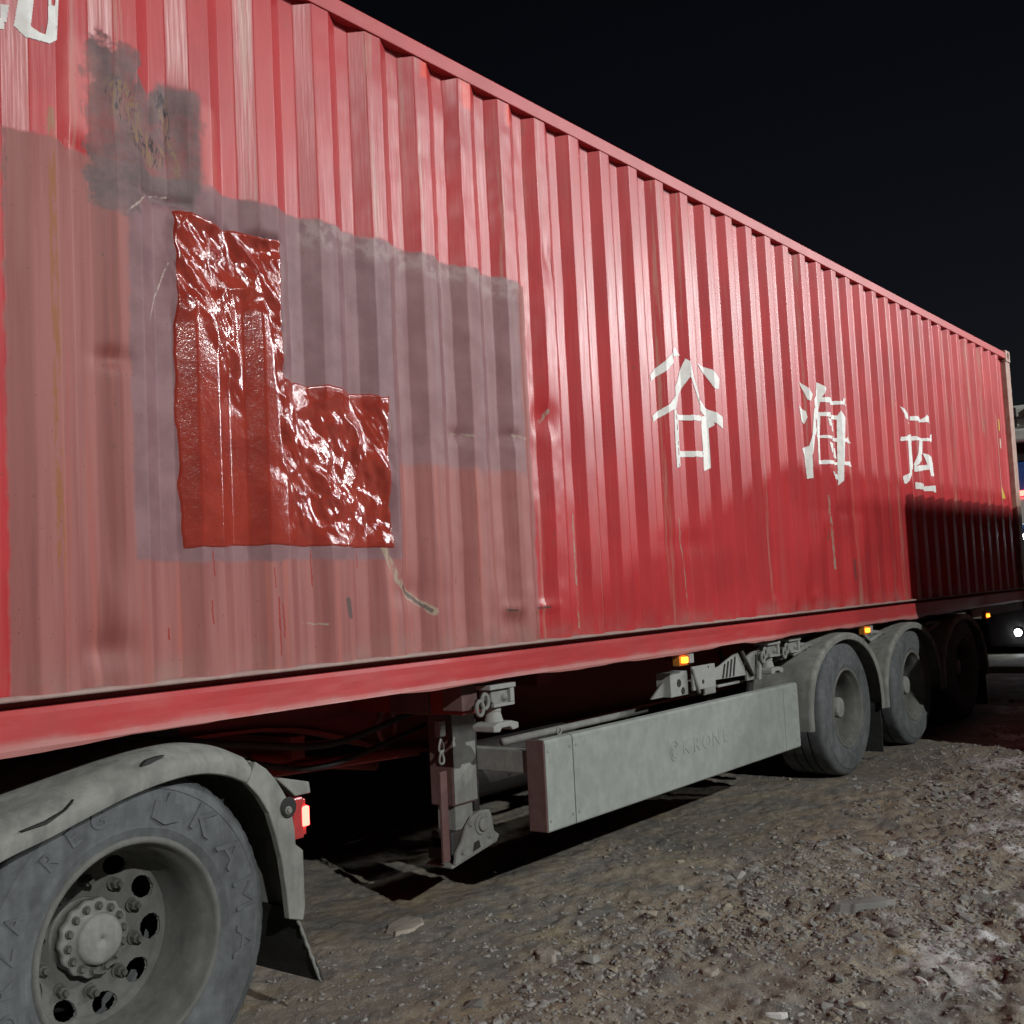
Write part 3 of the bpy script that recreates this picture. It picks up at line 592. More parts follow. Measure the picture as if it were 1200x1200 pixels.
np_mesh('rail_ledge', v, f, M['ledge'], br)
tr = MB().box(X0 + 0.16, X1 - 0.16, -0.006, 0.058, 3.601, 3.668).build('top_rail', M['rail'], box_c, bevel=0.004)
for xx, yy in ((X1 - 0.172, -0.010), (X0 - 0.006, -0.010), (X1 - 0.172, 2.262), (X0 - 0.006, 2.262)):
    po = MB().box(xx + 0.006, xx + 0.172, yy + 0.006, yy + 0.15, 1.16, 3.575).build('corner_post', M['steel_tan'] if xx > 0 else M['rail'], box_c, bevel=0.008)
    for z0, z1 in ((1.040, 1.158), (3.577, 3.695)):
        b = MB()
        # casting with its oval slot cut as a recess in the face
        b.box(xx, xx + 0.178, yy + 0.012, yy + 0.16, z0, z1)
        n = 20; cx_, cz_ = xx + 0.10, (z0 + z1) / 2
        oval = [(cx_ + 0.026 * math.cos(2 * math.pi * k / n), cz_ + 0.040 * math.sin(2 * math.pi * k / n)) for k in range(n)]
        rim_ = [(cx_ + 0.088 * max(-1, min(1, 1.5 * math.cos(2 * math.pi * k / n))) - 0.011, cz_ + 0.058 * max(-1, min(1, 1.5 * math.sin(2 * math.pi * k / n)))) for k in range(n)]
        b.add([(x, yy, z) for x, z in rim_] + [(x, yy, z) for x, z in oval] + [(x, yy + 0.012, z) for x, z in rim_] + [(x, yy + 0.0115, z) for x, z in oval],
              [(k, (k + 1) % n, n + (k + 1) % n, n + k) for k in range(n)] + [(k, 2 * n + k, 2 * n + (k + 1) % n, (k + 1) % n) for k in range(n)] + [(n + k, n + (k + 1) % n, 3 * n + (k + 1) % n, 3 * n + k) for k in range(n)])
        b.build('corner_casting', M['steel_tan'], box_c, fix=False)
MB().box(9.44, X1 - 0.165, 0.045, 0.06, ZB, ZT).build('end_strip', M['rail'], box_c)
MB().box(X0 + 0.17, -2.21, 0.01, 0.03, ZB, ZT).build('end_strip', M['rail'], box_c)
MB().box(X0 + 0.02, X1 - 0.02, 0.06, 2.38, 3.61, 3.655).build('roof', M['rail'], box_c)
MB().box(X0 + 0.02, X1 - 0.02, 0.10, 2.36, 1.12, 1.16).build('floor', M['dark_red'], box_c)
MB().box(X0 + 0.17, X1 - 0.17, 2.37, 2.41, 1.05, 3.60).build('far_side_panel', M['rail'], box_c)
MB().box(X0 + 0.03, X0 + 0.06, 0.15, 2.28, 1.05, 3.60).build('front_wall', M['rail'], box_c)
for y0, y1 in ((0.15, 1.212), (1.218, 2.28)):
    dr = MB().box(X1 - 0.06, X1 - 0.02, y0, y1, 1.06, 3.57).build('rear_door', M['rail'], box_c, bevel=0.006)
    for q in (0.3, 0.75): MB().tube([(X1 + 0.01, y0 + q, 1.08), (X1 + 0.01, y0 + q, 3.55)], 0.017).build('lock_rod', M['dust'], dr, smooth=True)
for k in range(20):
    MB().box(X0 + 0.35 + k * 0.6, X0 + 0.40 + k * 0.6, 0.09, 2.36, 1.045, 1.119).build('floor_crossmember', M['dark_red'], box_c)
# warning marks by the doors
for xa, xb, za, zb, mt, nm, lb in ((9.16, 9.175, 1.95, 2.95, 'pale', 'hazard_mark', 'thin pale vertical reflective strip near the rear post'), (9.33, 9.345, 2.62, 2.72, 'pale', 'hazard_mark', 'short white mark near the rear post'), (9.30, 9.345, 2.10, 2.26, 'yellow', 'hazard_mark', 'yellow warning triangle near the rear post'), (9.33, 9.342, 2.80, 2.92, 'yellow', 'hazard_mark', 'small upper yellow mark near the rear post')):
    if mt not in M: M[mt] = simple(mt + '_sticker', (0.6, 0.42, 0.02) if mt == 'yellow' else (0.62, 0.5, 0.42), (0.5, 0.36, 0.03) if mt == 'yellow' else (0.4, 0.25, 0.2), 0.5, 30)
    st = 0.003; b = MB(); n = max(2, int((xb - xa) / st)); xs = np.linspace(xa, xb, n)
    zt_ = [zb if nm != 'x' else zb for _ in xs]
    for i in range(n - 1):
        ya, yb = float(panel_y(np.array([xs[i]]), np.array([za]))[0]) - 0.0025, float(panel_y(np.array([xs[i + 1]]), np.array([za]))[0]) - 0.0025
        za1 = zb if 'triangle' not in lb else za + (zb - za) * (1 - i / n); zb1 = zb if 'triangle' not in lb else za + (zb - za) * (1 - (i + 1) / n)
        b.add([(xs[i], ya, za), (xs[i + 1], yb, za), (xs[i + 1], yb, zb1 + 1e-4), (xs[i], ya, za1 + 1e-4)], [(0, 1, 2, 3)])
    b.build(nm, M[mt], side, fix=False)['label'] = lb

# ================================================================== wheels
def bolt_mb(c, r, l, n=6, wash=True, stud=0.0):
    b = MB(); b.lathe([(0.0001, -l), (r * 0.86, -l), (r, -l + 0.003), (r, 0), (0.0001, 0)], n, c)
    if wash: b.lathe([(r * 1.35, -0.004), (r * 1.35, 0.001), (0.0001, 0.001)], 16, c); b.lathe([(0.0001, -0.004), (r * 1.35, -0.004)], 16, c)
    if stud: b.tube([(c[0], c[1] - l - stud, c[2]), (c[0], c[1] - l + 0.004, c[2])], r * 0.55, 8)
    return b
def sub(o, wheel):
    o.parent = wheel; return o
def place(name, me, parent):
    o = bpy.data.objects.new(name, me); COL.objects.link(o); o.parent = parent; return o
def tyre_mb(R, rb, W, n, notch):
    s = R - rb
    pr = [(rb + 0.004, 0.030), (rb + 0.010, 0.012), (rb + 0.05 * s, 0.004), (rb + 0.16 * s, -0.003), (rb + 0.18 * s, -0.0045), (rb + 0.20 * s, -0.003), (rb + 0.40 * s, -0.010), (rb + 0.58 * s, -0.009),
          (rb + 0.72 * s, -0.003), (rb + 0.735 * s, -0.005), (rb + 0.75 * s, -0.001), (rb + 0.84 * s, 0.007), (rb + 0.91 * s, 0.016), (rb + 0.955 * s, 0.024), (rb + 0.985 * s, 0.038), (R - 0.001, 0.052)]
    k0 = len(pr); fl = []
    for g in range(4):
        a = 0.055 + (W - 0.11) * g / 4; e = 0.055 + (W - 0.11) * (g + 1) / 4
        fl += [(R, a + 0.008), (R, e - 0.008), (R - 0.013, e - 0.007), (R - 0.013, e + 0.007)]
    pr += fl[:-2]; pr += [(R - 0.001, W - 0.05), (rb + 0.955 * s, W - 0.02), (rb + 0.6 * s, W + 0.008), (rb + 0.2 * s, W), (rb + 0.004, W - 0.03)]
    def fn(i, k, r):
        if notch and 13 <= i <= k0 + 1:
            d = (0.003, 0.006, 0.009, 0.010, 0.010)[min(i - 13, 4)]
            return r - d * notch * (1 if (k % 4) == 0 else 0)
        return r
    return MB().lathe(pr, n, fn=fn)
def rim_mb(rb, depth, rdisc, n=72):
    return MB().lathe([(rb + 0.006, 0.034), (rb + 0.012, 0.014), (rb + 0.012, 0.004), (rb + 0.006, -0.003), (rb - 0.004, -0.003), (rb - 0.010, 0.004), (rb - 0.012, 0.020), (rb - 0.022, 0.034), (rb - 0.030, 0.055),
                       (rb - 0.036, 0.085), (rb - 0.037, depth * 0.55), (rb - 0.040, depth * 0.8), (rb - 0.046, depth * 0.93), (rdisc, depth)], n)
def text_mesh(txt, size, depth, mat):
    c = bpy.data.curves.new('t', 'FONT'); c.body = txt; c.size = size; c.extrude = depth; c.align_x = 'CENTER'; c.align_y = 'CENTER'; c.offset = 0.0 if 'M' in txt else size * 0.008
    o = bpy.data.objects.new('t', c); COL.objects.link(o); dg = bpy.context.evaluated_depsgraph_get(); me = bpy.data.meshes.new_from_object(o.evaluated_get(dg)); bpy.data.objects.remove(o); bpy.data.curves.remove(c)
    me.materials.clear(); me.materials.append(mat); me.name = 'raised_letter'; return me
def letters_on_arc(txt, r, a0, step, size, parent, mat, y=-0.009, wide=1.0):
    for i, ch in enumerate(txt):
        if ch == ' ': continue
        me = text_mesh(ch, size, 0.0034, mat); t = math.radians(a0 - step * i); o = place('raised_letter', me, parent)
        # text x -> tangent (clockwise), text y -> radial outwards, facing -y
        ra = Vector((math.cos(t), 0, math.sin(t))); tg = Vector((math.sin(t), 0, -math.cos(t)))
        m = Matrix((tg * wide, ra, tg.cross(ra))).transposed().to_4x4(); m.translation = ra * r + Vector((0, y, 0)); o.matrix_local = m

# ------------------------------------------------------------------ tractor unit
trac = thing('tractor_unit', (-1.5, 1.2, 0.0), 'rear of a dusty truck tractor with drive wheel and grey mudguard at left', 'truck')
WX, WZ, RT = -0.925, 0.430, 0.505
def wheel_empty(root, x, y, z):
    w_ = bpy.data.objects.new('wheel', None); COL.objects.link(w_); w_.empty_display_size = 0.1; attach(w_, root); w_.location = (x, y, z); return w_
w0 = wheel_empty(trac, WX, 0.0, WZ); w0['label'] = 'dusty drive wheel with deep dished rim'
tm = tyre_mb(RT, 0.300, 0.30, 232, 1.0).mesh('tyre', M['tyre'], True); tm.set_sharp_from_angle(angle=math.radians(35))
tyre0 = place('tyre', tm, w0)
tm2 = tyre_mb(0.485, 0.300, 0.30, 96, 0.0).mesh('inner_tyre', M['tyre'], True); o = place('inner_tyre', tm2, w0); o.location = (0, 0.345, 0)
rim0 = place('rim', rim_mb(0.300, 0.205, 0.252).mesh('rim', M['rim'], True), w0)
def holes(r, t):
    tt = (t - 0.2) % (2 * math.pi / 10) - math.pi / 10
    return ((r - 0.212) / 0.030) ** 2 + (tt * 0.212 / 0.040) ** 2 > 1
rings = [(r, 0.205 + 0.014 * math.sin(max(0, min(1, (0.252 - r) / 0.02)) * math.pi / 2) + 0.040 * max(0, (0.225 - r) / 0.10)) for r in np.linspace(0.252, 0.110, 52)]
dsk = MB().lathe(rings, 420, keep=holes).lathe([(r, y + 0.012) for r, y in rings], 300, keep=holes).mesh('wheel_disc', M['rim'], True); place('wheel_disc', dsk, w0)
MB_d = MB().lathe([(0.0001, 0.33), (0.21, 0.33), (0.235, 0.34), (0.235, 0.42)], 40).mesh('brake_drum', M['iron'], True); place('brake_drum', MB_d, w0)
# hub with two steps, bolt ring and cap
hub = place('hub', MB().lathe([(0.1204, 0.290), (0.1101, 0.285), (0.1049, 0.225), (0.1127, 0.22), (0.1127, 0.200), (0.1092, 0.195), (0.0757, 0.193), (0.0740, 0.172), (0.0714, 0.165), (0.0602, 0.160), (0.0258, 0.157), (0.0069, 0.157), (0.0060, 0.161), (0.0001, 0.161)], 56,
    fn=lambda i, k, r: r + (0.004 * math.cos(k / 56 * 2 * math.pi * 14) if i in (3, 4, 5) else 0)).mesh('hub', M['hub'], True), w0)
bm_ = bolt_mb((0, 0, 0), 0.0095, 0.014).mesh('hub_bolt', M['bolt'])
for k in range(14):
    t = 2 * math.pi * k / 14 + 0.1; o = place('hub_bolt', bm_, w0); o.location = (0.093 * math.cos(t), 0.194, 0.093 * math.sin(t)); o.rotation_euler = (0, t * 1.7, 0)
nm_ = bolt_mb((0, 0, 0), 0.0165, 0.028, stud=0.014).mesh('lug_nut', M['bolt'])
for k in range(10):
    t = 2 * math.pi * k / 10 + 0.34; o = place('lug_nut', nm_, w0); o.location = (0.165 * math.cos(t), 0.2405, 0.165 * math.sin(t)); o.rotation_euler = (0, t * 1.3, 0)
letters_on_arc('KAMA', 0.398, 52, 21.5, 0.115, w0, M['tyre'], wide=1.25)
letters_on_arc('FORZA REG', 0.398, 206, 12.5, 0.075, w0, M['tyre'])
letters_on_arc('KAMA', 0.398, -62, 21.5, 0.098, w0, M['tyre'], wide=1.25)
# raised shield mark above the name
o = place('tyre_emblem', MB().prism([(-0.05, -0.03), (0.0, -0.045), (0.05, -0.03), (0.055, 0.02), (0.02, 0.02), (0.015, 0.05), (-0.005, 0.05), (-0.012, 0.02), (-0.05, 0.022)], -0.0022, 0.0022).mesh('tyre_emblem', M['tyre']), w0)
o.matrix_local = Matrix.Translation((0.393 * math.cos(1.26), -0.0095, 0.393 * math.sin(1.26))) @ Matrix.Rotation(math.pi / 2 - 1.26, 4, 'Y')

LIP = [(-1.62, 0.60), (-1.48, 0.705), (-1.34, 0.768), (-1.198, 0.800), (-1.08, 0.835), (-0.96, 0.868), (-0.85, 0.888), (-0.76, 0.896), (-0.68, 0.892), (-0.60, 0.872), (-0.537, 0.839)]
REAR = [(-0.535, 0.837), (-0.49, 0.79), (-0.451, 0.73), (-0.425, 0.65), (-0.405, 0.574), (-0.39, 0.47), (-0.381, 0.378)]
def smooth_path(p, n):
    p = np.array(p); t = np.concatenate([[0], np.cumsum(np.hypot(*np.diff(p, axis=0).T))]); u = np.linspace(0, t[-1], n)
    q = np.stack([np.interp(u, t, p[:, 0]), np.interp(u, t, p[:, 1])], 1)
    for _ in range(3): q[1:-1] = 0.25 * q[:-2] + 0.5 * q[1:-1] + 0.25 * q[2:]
    return [tuple(x) for x in q]
sec = [(0.0, -0.040), (0.004, -0.046), (0.035, -0.052), (0.052, -0.044), (0.066, -0.022), (0.082, 0.01), (0.090, 0.05), (0.092, 0.62), (0.084, 0.62), (0.082, 0.05), (0.070, 0.01), (0.045, -0.032), (0.030, -0.040), (0.006, -0.034)]
fd = MB().sweep(smooth_path(LIP, 46), sec).build('mudguard', M['plastic'], trac, smooth=True, angle=45); fd['label'] = 'cracked dusty grey mudguard top section'
# crack and hole are black plates on the shell standing in for inner shade
MB().prism([(-1.29, 0.836), (-1.22, 0.850), (-1.165, 0.868), (-1.135, 0.893), (-1.155, 0.874), (-1.185, 0.858), (-1.215, 0.843)], -0.0545, -0.040).build('crack_shade', M['black'], fd)
MB().prism([(-0.905, 0.947), (-0.872, 0.951), (-0.838, 0.962), (-0.822, 0.968), (-0.848, 0.968), (-0.885, 0.962)], -0.030, -0.014).build('hole_shade', M['black'], fd)
rear_outer = [(-0.500, 0.902), (-0.455, 0.872), (-0.418, 0.832), (-0.389, 0.790), (-0.360, 0.74), (-0.345, 0.66), (-0.343, 0.61), (-0.312, 0.585), (-0.312, 0.40), (-0.322, 0.36)]
rp = MB()
rp.prism(REAR + rear_outer[::-1], -0.050, -0.022)
rp.sweep(smooth_path([(-0.505, 0.899), (-0.455, 0.866), (-0.418, 0.826), (-0.389, 0.780), (-0.365, 0.70), (-0.345, 0.55), (-0.33, 0.37)], 16), [(0.0, -0.0215), (0.008, -0.0215), (0.008, 0.62), (0.0, 0.62)])
rg = rp.build('mudguard_rear', M['plastic'], trac, bevel=0.006)
rg['label'] = 'grey rear mudguard section carrying the tail lamp'
MB().prism([(-0.415, 0.832), (-0.40, 0.835), (-0.277, 0.803), (-0.272, 0.765), (-0.34, 0.765), (-0.36, 0.785)], -0.052, 0.10).build('lamp_bracket', M['plastic'], rg, bevel=0.004)
MB().lathe([(0.0001, -0.0565), (0.030, -0.0565), (0.034, -0.053), (0.034, -0.0515)], 20, (-0.372, 0, 0.735)).build('recess_shade', M['black'], rg)  # raised black disc standing in for the shade of a recess
b = bolt_mb((-0.378, -0.0568, 0.727), 0.010, 0.012).build('bolt', M['hub'], rg)
tl = MB().box(-0.345, -0.300, -0.045, 0.10, 0.622, 0.758).build('tail_lamp', M['red_lens'], trac, bevel=0.006); tl['label'] = 'lit red tail lamp behind the mudguard'
MB().box(-0.2995, -0.285, -0.040, 0.095, 0.630, 0.750).build('lamp_cover', M['red_lens'], tl, bevel=0.005)
MB().box(-0.310, -0.274, -0.0465, 0.06, 0.658, 0.724).build('lens', M['red_glow'], tl, bevel=0.006)
fl_ = MB(); n = 12
for k in range(n + 1):
    t = k / n
    fl_.v += [(-0.345 + 0.10 * t + 0.004 * math.sin(9 * t), -0.030 + 0.01 * math.sin(5 * t), 0.40 - 0.262 * t), (-0.345 + 0.11 * t, 0.58, 0.40 - 0.262 * t), (-0.335 + 0.10 * t + 0.004 * math.sin(9 * t), -0.030 + 0.01 * math.sin(5 * t), 0.40 - 0.262 * t), (-0.335 + 0.11 * t, 0.58, 0.40 - 0.262 * t)]
for k in range(n):
    a = 4 * k; fl_.f += [(a, a + 1, a + 5, a + 4), (a + 2, a + 6, a + 7, a + 3), (a, a + 4, a + 6, a + 2), (a + 1, a + 3, a + 7, a + 5)]
fl_.f += [(4 * n, 4 * n + 1, 4 * n + 3, 4 * n + 2)]
fp = fl_.build('mud_flap', M['black'], trac); fp['label'] = 'black rubber mud flap with a frayed dusty edge'
MB().tube([(-0.345 + 0.10 * t + 0.003, -0.034, 0.385 - 0.25 * t + 0.004 * math.sin(40 * t)) for t in np.linspace(0, 1, 22)], [0.004 + 0.003 * abs(math.sin(17 * t)) for t in np.linspace(0, 1, 22)], 6).build('frayed_edge', M['dust'], fp, smooth=True)
MB().box(-4.5, -0.15, 0.80, 0.88, 0.62, 0.86).build('frame_rail', M['iron'], trac, bevel=0.006); MB().box(-4.5, -0.15, 1.56, 1.64, 0.62, 0.86).build('frame_rail', M['iron'], trac, bevel=0.006)
MB().tube([(WX, 0.3, WZ), (WX, 2.1, WZ)], 0.085, 16).build('drive_axle', M['iron'], trac, smooth=True)
MB().box(-1.3, -0.2, 0.75, 1.7, 0.88, 0.96).build('fifth_wheel', M['iron'], trac, bevel=0.01)
w0b = wheel_empty(trac, WX, 2.44, WZ); w0b.rotation_euler = (0, 0, math.pi)
place('tyre', tm2, w0b); o = place('inner_tyre', tm2, w0b); o.location = (0, 0.345, 0); place('rim', rim0.data, w0b)
# ================================================================== trailer
tra = thing('container_trailer', (4.5, 1.22, 0.05), 'three axle container trailer chassis with dusty grey side guard', 'trailer')
# main beams with a gooseneck that drops behind the tractor
GN_LO = [(-2.2, 0.90), (0.30, 0.905), (0.50, 0.885), (0.66, 0.81), (0.84, 0.715), (1.05, 0.665), (1.35, 0.655), (9.6, 0.68)]
for y0 in (0.74, 1.58):
    lo = smooth_path(GN_LO, 60); web = [(x, z) for x, z in lo]; beam = MB()
    n = len(lo)
    vs = [(x, y0 + 0.055, z) for x, z in lo] + [(x, y0 + 0.055, 1.020) for x, z in lo] + [(x, y0 + 0.065, z) for x, z in lo] + [(x, y0 + 0.065, 1.020) for x, z in lo]
    fs = []
    for k in range(n - 1): fs += [(k, k + 1, n + k + 1, n + k), (2 * n + k, 3 * n + k, 3 * n + k + 1, 2 * n + k + 1)]
    beam.add(vs, fs)
    bo = beam.build('main_beam', M['dark_red'], tra)
    MB().sweep(lo, [(0.0, y0), (0.0, y0 + 0.12), (-0.014, y0 + 0.12), (-0.014, y0)]).build('lower_flange', M['dark_red'], bo, smooth=True, angle=40)
    MB().box(-2.2, 9.6, y0, y0 + 0.12, 1.0205, 1.035).build('upper_flange', M['dark_red'], bo)
for xb in (-1.9, 0.74, 1.95, 3.60, 5.35, 6.75, 8.15, 9.35):
    MB().box(xb, xb + 0.12, 0.12 if xb in (0.74, 3.60) else 0.62, 2.32 if xb in (0.74, 3.60) else 1.82, 0.90, 1.018).build('cross_bolster', M['dark_red'], tra, bevel=0.004)
for xb, zb in ((0.45, 0.82), (1.30, 0.78)):
    MB().box(xb, xb + 0.08, 0.86, 1.58, zb - 0.10, zb).build('cross_brace', M['dark_red'], tra, bevel=0.004)
# diagonal struts and hoses around the landing gear
MB().tube([(0.30, 0.95, 0.74), (1.0, 0.90, 0.62)], 0.030, 8).build('strut', M['dark_red'], tra, smooth=True)
MB().tube([(0.10, 1.10, 0.66), (1.0, 0.62, 0.70)], 0.026, 8).build('strut', M['dark_red'], tra, smooth=True)
MB().box(0.72, 1.15, 0.30, 0.52, 0.90, 1.03).build('leg_mount', M['old_red'], tra, bevel=0.006)
ring = [(0.84 + 0.055 * math.cos(a), 0.66, 0.83 + 0.072 * math.sin(a)) for a in np.linspace(0, 2 * math.pi, 25)]
MB().tube(ring, 0.012, 8, cap=False).build('hose_ring', M['dust_red'], tra, smooth=True)
def curve3(pts, n=40):
    p = np.array(pts, float); t = np.linspace(0, len(p) - 1, n); q = np.stack([np.interp(t, np.arange(len(p)), p[:, k]) for k in range(3)], 1)
    for _ in range(30): q[1:-1] = 0.25 * q[:-2] + 0.5 * q[1:-1] + 0.25 * q[2:]
    return [tuple(a) for a in q]
MB().tube(curve3([(-0.4, 0.55, 0.93), (0.0, 0.52, 0.86), (0.35, 0.50, 0.80), (0.7, 0.52, 0.86), (1.2, 0.6, 0.92)]), 0.014, 8).build('air_hose', M['black'], tra, smooth=True)
MB().tube(curve3([(-0.5, 0.62, 0.97), (-0.1, 0.6, 0.82), (0.3, 0.58, 0.70), (0.65, 0.60, 0.74), (1.1, 0.66, 0.80)]), 0.012, 8).build('air_hose', M['black'], tra, smooth=True)

def landing_leg(y0, near):
    lg = MB().box(0.935, 1.095, y0, y0 + 0.14, 0.47, 0.93).build('landing_leg', M['old_red'], tra, bevel=0.008)
    if near: lg['label'] = 'square landing leg folded up off the ground in front of the side guard'
    MB().box(0.955, 1.075, y0 + 0.012, y0 + 0.12, 0.33, 0.475).build('inner_tube', M['dust'], lg, bevel=0.005)
    MB().box(0.937, 1.093, y0 - 0.0045, y0 - 0.0005, 0.48, 0.90).build('face_plate', M['dust'], lg, bevel=0.002)
    MB().box(1.10, 1.135, y0 + 0.02, y0 + 0.10, 0.42, 0.95).build('gear_guard', M['iron'], lg, bevel=0.004)
    ft = MB()
    ft.prism([(0.90, 0.228), (1.20, 0.280), (1.215, 0.300), (1.18, 0.325), (1.165, 0.40), (1.15, 0.425), (1.09, 0.43), (1.03, 0.415), (0.985, 0.375), (0.95, 0.315), (0.91, 0.275)], y0 - 0.022, y0 - 0.004)
    ft.prism([(0.90, 0.228), (1.20, 0.280), (1.215, 0.300), (1.18, 0.325), (1.165, 0.40), (1.15, 0.425), (1.09, 0.43), (1.03, 0.415), (0.985, 0.375), (0.95, 0.315), (0.91, 0.275)], y0 + 0.115, y0 + 0.131)
    foot = ft.build('foot', M['dust'], lg, bevel=0.004)
    MB().prism([(0.885, 0.226), (1.21, 0.283), (1.212, 0.270), (0.887, 0.213)], y0 - 0.012, y0 + 0.14).build('foot_plate', M['dust'], lg, bevel=0.004)
    MB().lathe([(0.0001, -0.026), (0.022, -0.026), (0.030, -0.020), (0.030, -0.008), (0.046, -0.007), (0.046, 0.0)], 20, (1.085, y0 - 0.022, 0.372)).build('foot_pivot', M['dust'], lg, smooth=True, angle=30)
    MB().prism([(1.02, 0.262), (1.075, 0.272), (1.065, 0.305), (1.03, 0.30)], y0 - 0.0240, y0 - 0.0222).build('slot_shade', M['black'], lg)  # thin black plate on the foot, coloured as a shaded slot
    MB().box(0.905, 1.03, y0 + 0.0, y0 + 0.12, 0.262, 0.365).build('foot_block', M['iron'], lg, bevel=0.01)
    for k, (bx_, bz_) in enumerate(((0.95, 0.275), (1.14, 0.31), (1.12, 0.405), (1.01, 0.385))): bolt_mb((bx_, y0 - 0.022, bz_), 0.010, 0.012).build('bolt', M['hub'], lg)
    for k, zz in enumerate((0.30, 0.335, 0.325)):
        MB().box(0.885 + 0.02 * k, 0.90 + 0.02 * k, y0 + 0.02, y0 + 0.12, 0.25, zz).build('spring_plate', M['iron'], lg)
    return lg
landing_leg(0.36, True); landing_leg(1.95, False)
cr = MB().box(0.822, 0.866, 0.335, 0.350, 0.255, 0.64).build('stay_bar', M['old_red'], tra, bevel=0.003)
for z0 in (0.70, 0.75): MB().tube([(0.844 + 0.013 * math.cos(a), 0.343 + 0.004 * math.sin(a * 2), z0 + 0.028 * math.sin(a)) for a in np.linspace(0, 2 * math.pi, 17)], 0.0055, 6, cap=False).build('chain_link', M['dust'], cr, smooth=True)
MB().box(0.825, 0.865, 0.33, 0.36, 0.79, 0.86).build('chain_hook', M['dust'], cr, bevel=0.004)

def twist_lock(x, y, neck=True):
    t_ = MB().box(x - 0.085, x + 0.09, y - 0.01, y + 0.09, 0.9985, 1.0185).build('twist_lock', M['white_steel'], tra, bevel=0.003)
    MB().prism([(x - 0.055, 0.998), (x + 0.075, 0.998), (x + 0.072, 0.935), (x + 0.045, 0.925), (x - 0.03, 0.925), (x - 0.055, 0.95)], y + 0.01, y + 0.08).build('lock_body', M['dust'], t_, bevel=0.006)
    MB().box(x - 0.06, x + 0.082, y - 0.006, y + 0.012, 0.925, 0.938).build('lock_rim', M['white_steel'], t_, bevel=0.002)
    MB().box(x + 0.055, x + 0.082, y - 0.006, y + 0.010, 0.939, 0.997).build('lock_rim', M['white_steel'], t_, bevel=0.002)
    MB().lathe([(0.0001, -0.016), (0.014, -0.016), (0.018, 0.0)], 12, (x + 0.025, y + 0.012, 0.962)).build('lock_pin', M['dust'], t_, smooth=True)
    for dx, dz in ((-0.10, 0.955), (-0.135, 0.93)):
        MB().tube([(x + dx + 0.022 * math.cos(a), y + 0.01, dz + 0.030 * math.sin(a)) for a in np.linspace(0, 2 * math.pi, 15)], 0.009, 6, cap=False).build('lock_ring', M['dust'], t_, smooth=True)
    if neck:
        v = MB()
        for (r, z0, z1, r1) in ((0.034, 0.924, 0.905, 0.034), (0.030, 0.905, 0.858, 0.043)):
            v.tube([(x - 0.005, y + 0.045, z0), (x - 0.005, y + 0.045, z1)], [r, r1], 16)
        v.build('lock_neck', M['white_steel'], t_, smooth=True, angle=40)
        MB().prism([(x - 0.085, 0.826), (x - 0.045, 0.822), (x - 0.03, 0.838), (x + 0.025, 0.838), (x + 0.045, 0.822), (x + 0.085, 0.826), (x + 0.085, 0.850), (x + 0.04, 0.862), (x - 0.05, 0.862), (x - 0.085, 0.850)], y - 0.02, y + 0.10).build('lock_nut', M['white_steel'], t_, bevel=0.005)
    return t_
twist_lock(0.875, 0.02); twist_lock(3.62, 0.04); twist_lock(3.98, 0.06, False)
MB().box(0.70, 0.80, 0.09, 0.20, 0.92, 1.035).build('outrigger', M['old_red'], tra, bevel=0.004)
MB().prism([(3.36, 0.80), (3.36, 0.94), (3.56, 0.995), (3.56, 0.80)], 0.10, 0.118).build('outrigger', M['dust'], tra, bevel=0.004)
MB().prism([(3.44, 0.80), (3.47, 0.80), (3.50, 0.96), (3.475, 0.965)], 0.06, 0.075).build('hook_plate', M['white_steel'], tra, bevel=0.003)

# valve and brake gear above the side guard
vb = MB().box(2.44, 2.63, 0.10, 0.19, 0.795, 0.925).build('valve_box', M['white_steel'], tra, bevel=0.004)
MB().box(2.62, 2.88, 0.06, 0.075, 0.815, 0.945).build('valve_plate', M['white_steel'], vb, bevel=0.003)
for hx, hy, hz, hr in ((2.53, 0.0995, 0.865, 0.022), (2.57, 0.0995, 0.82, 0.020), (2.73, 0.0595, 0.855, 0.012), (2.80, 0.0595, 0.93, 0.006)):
    MB().lathe([(0.0001, -0.0015), (hr, -0.0015), (hr, 0.004)], 18, (hx, hy, hz)).build('valve_hole_shade', M['black'], vb)  # flat black discs stand in for the shade of drilled openings
MB().tube([(2.62, 0.055, 0.93), (2.66, 0.05, 0.80)], 0.010, 8).build('valve_lever', M['white_steel'], vb, smooth=True)
MB().prism([(2.30, 0.80), (2.44, 0.80), (2.44, 0.88)], 0.14, 0.15).build('gusset', M['dust'], vb)
sb = MB().prism([(2.90, 0.842), (3.36, 0.835), (3.34, 0.90), (3.27, 0.975), (3.20, 0.965), (3.02, 0.915), (2.92, 0.905)], 0.105, 0.118).build('spring_bracket', M['white_steel'], tra, bevel=0.003)
for k in range(4):
    xa = 3.045 + k * 0.045
    MB().prism([(xa, 0.845), (xa + 0.016, 0.845), (xa + 0.050, 0.925 + 0.010 * k), (xa + 0.034, 0.925 + 0.010 * k)], 0.1005, 0.1045).build('gap_shade', M['black'], sb)  # black bars in front of the bracket stand in for shaded gaps
MB().tube([(3.27, 0.085, 0.99), (3.40, 0.085, 0.83)], 0.012, 8).build('bracket_edge', M['iron'], sb, smooth=True)
MB().tube([(3.22, 0.20, 0.99), (3.34, 0.22, 0.84)], 0.012, 8).build('brake_pipe', M['iron'], tra, smooth=True)
MB().box(2.9, 3.05, 0.15, 0.30, 0.76, 0.838).build('air_valve', M['dust'], tra, bevel=0.006)
MB().box(3.1, 3.45, 0.16, 0.30, 0.785, 0.80).build('bracket_plate', M['white_steel'], tra, bevel=0.003)
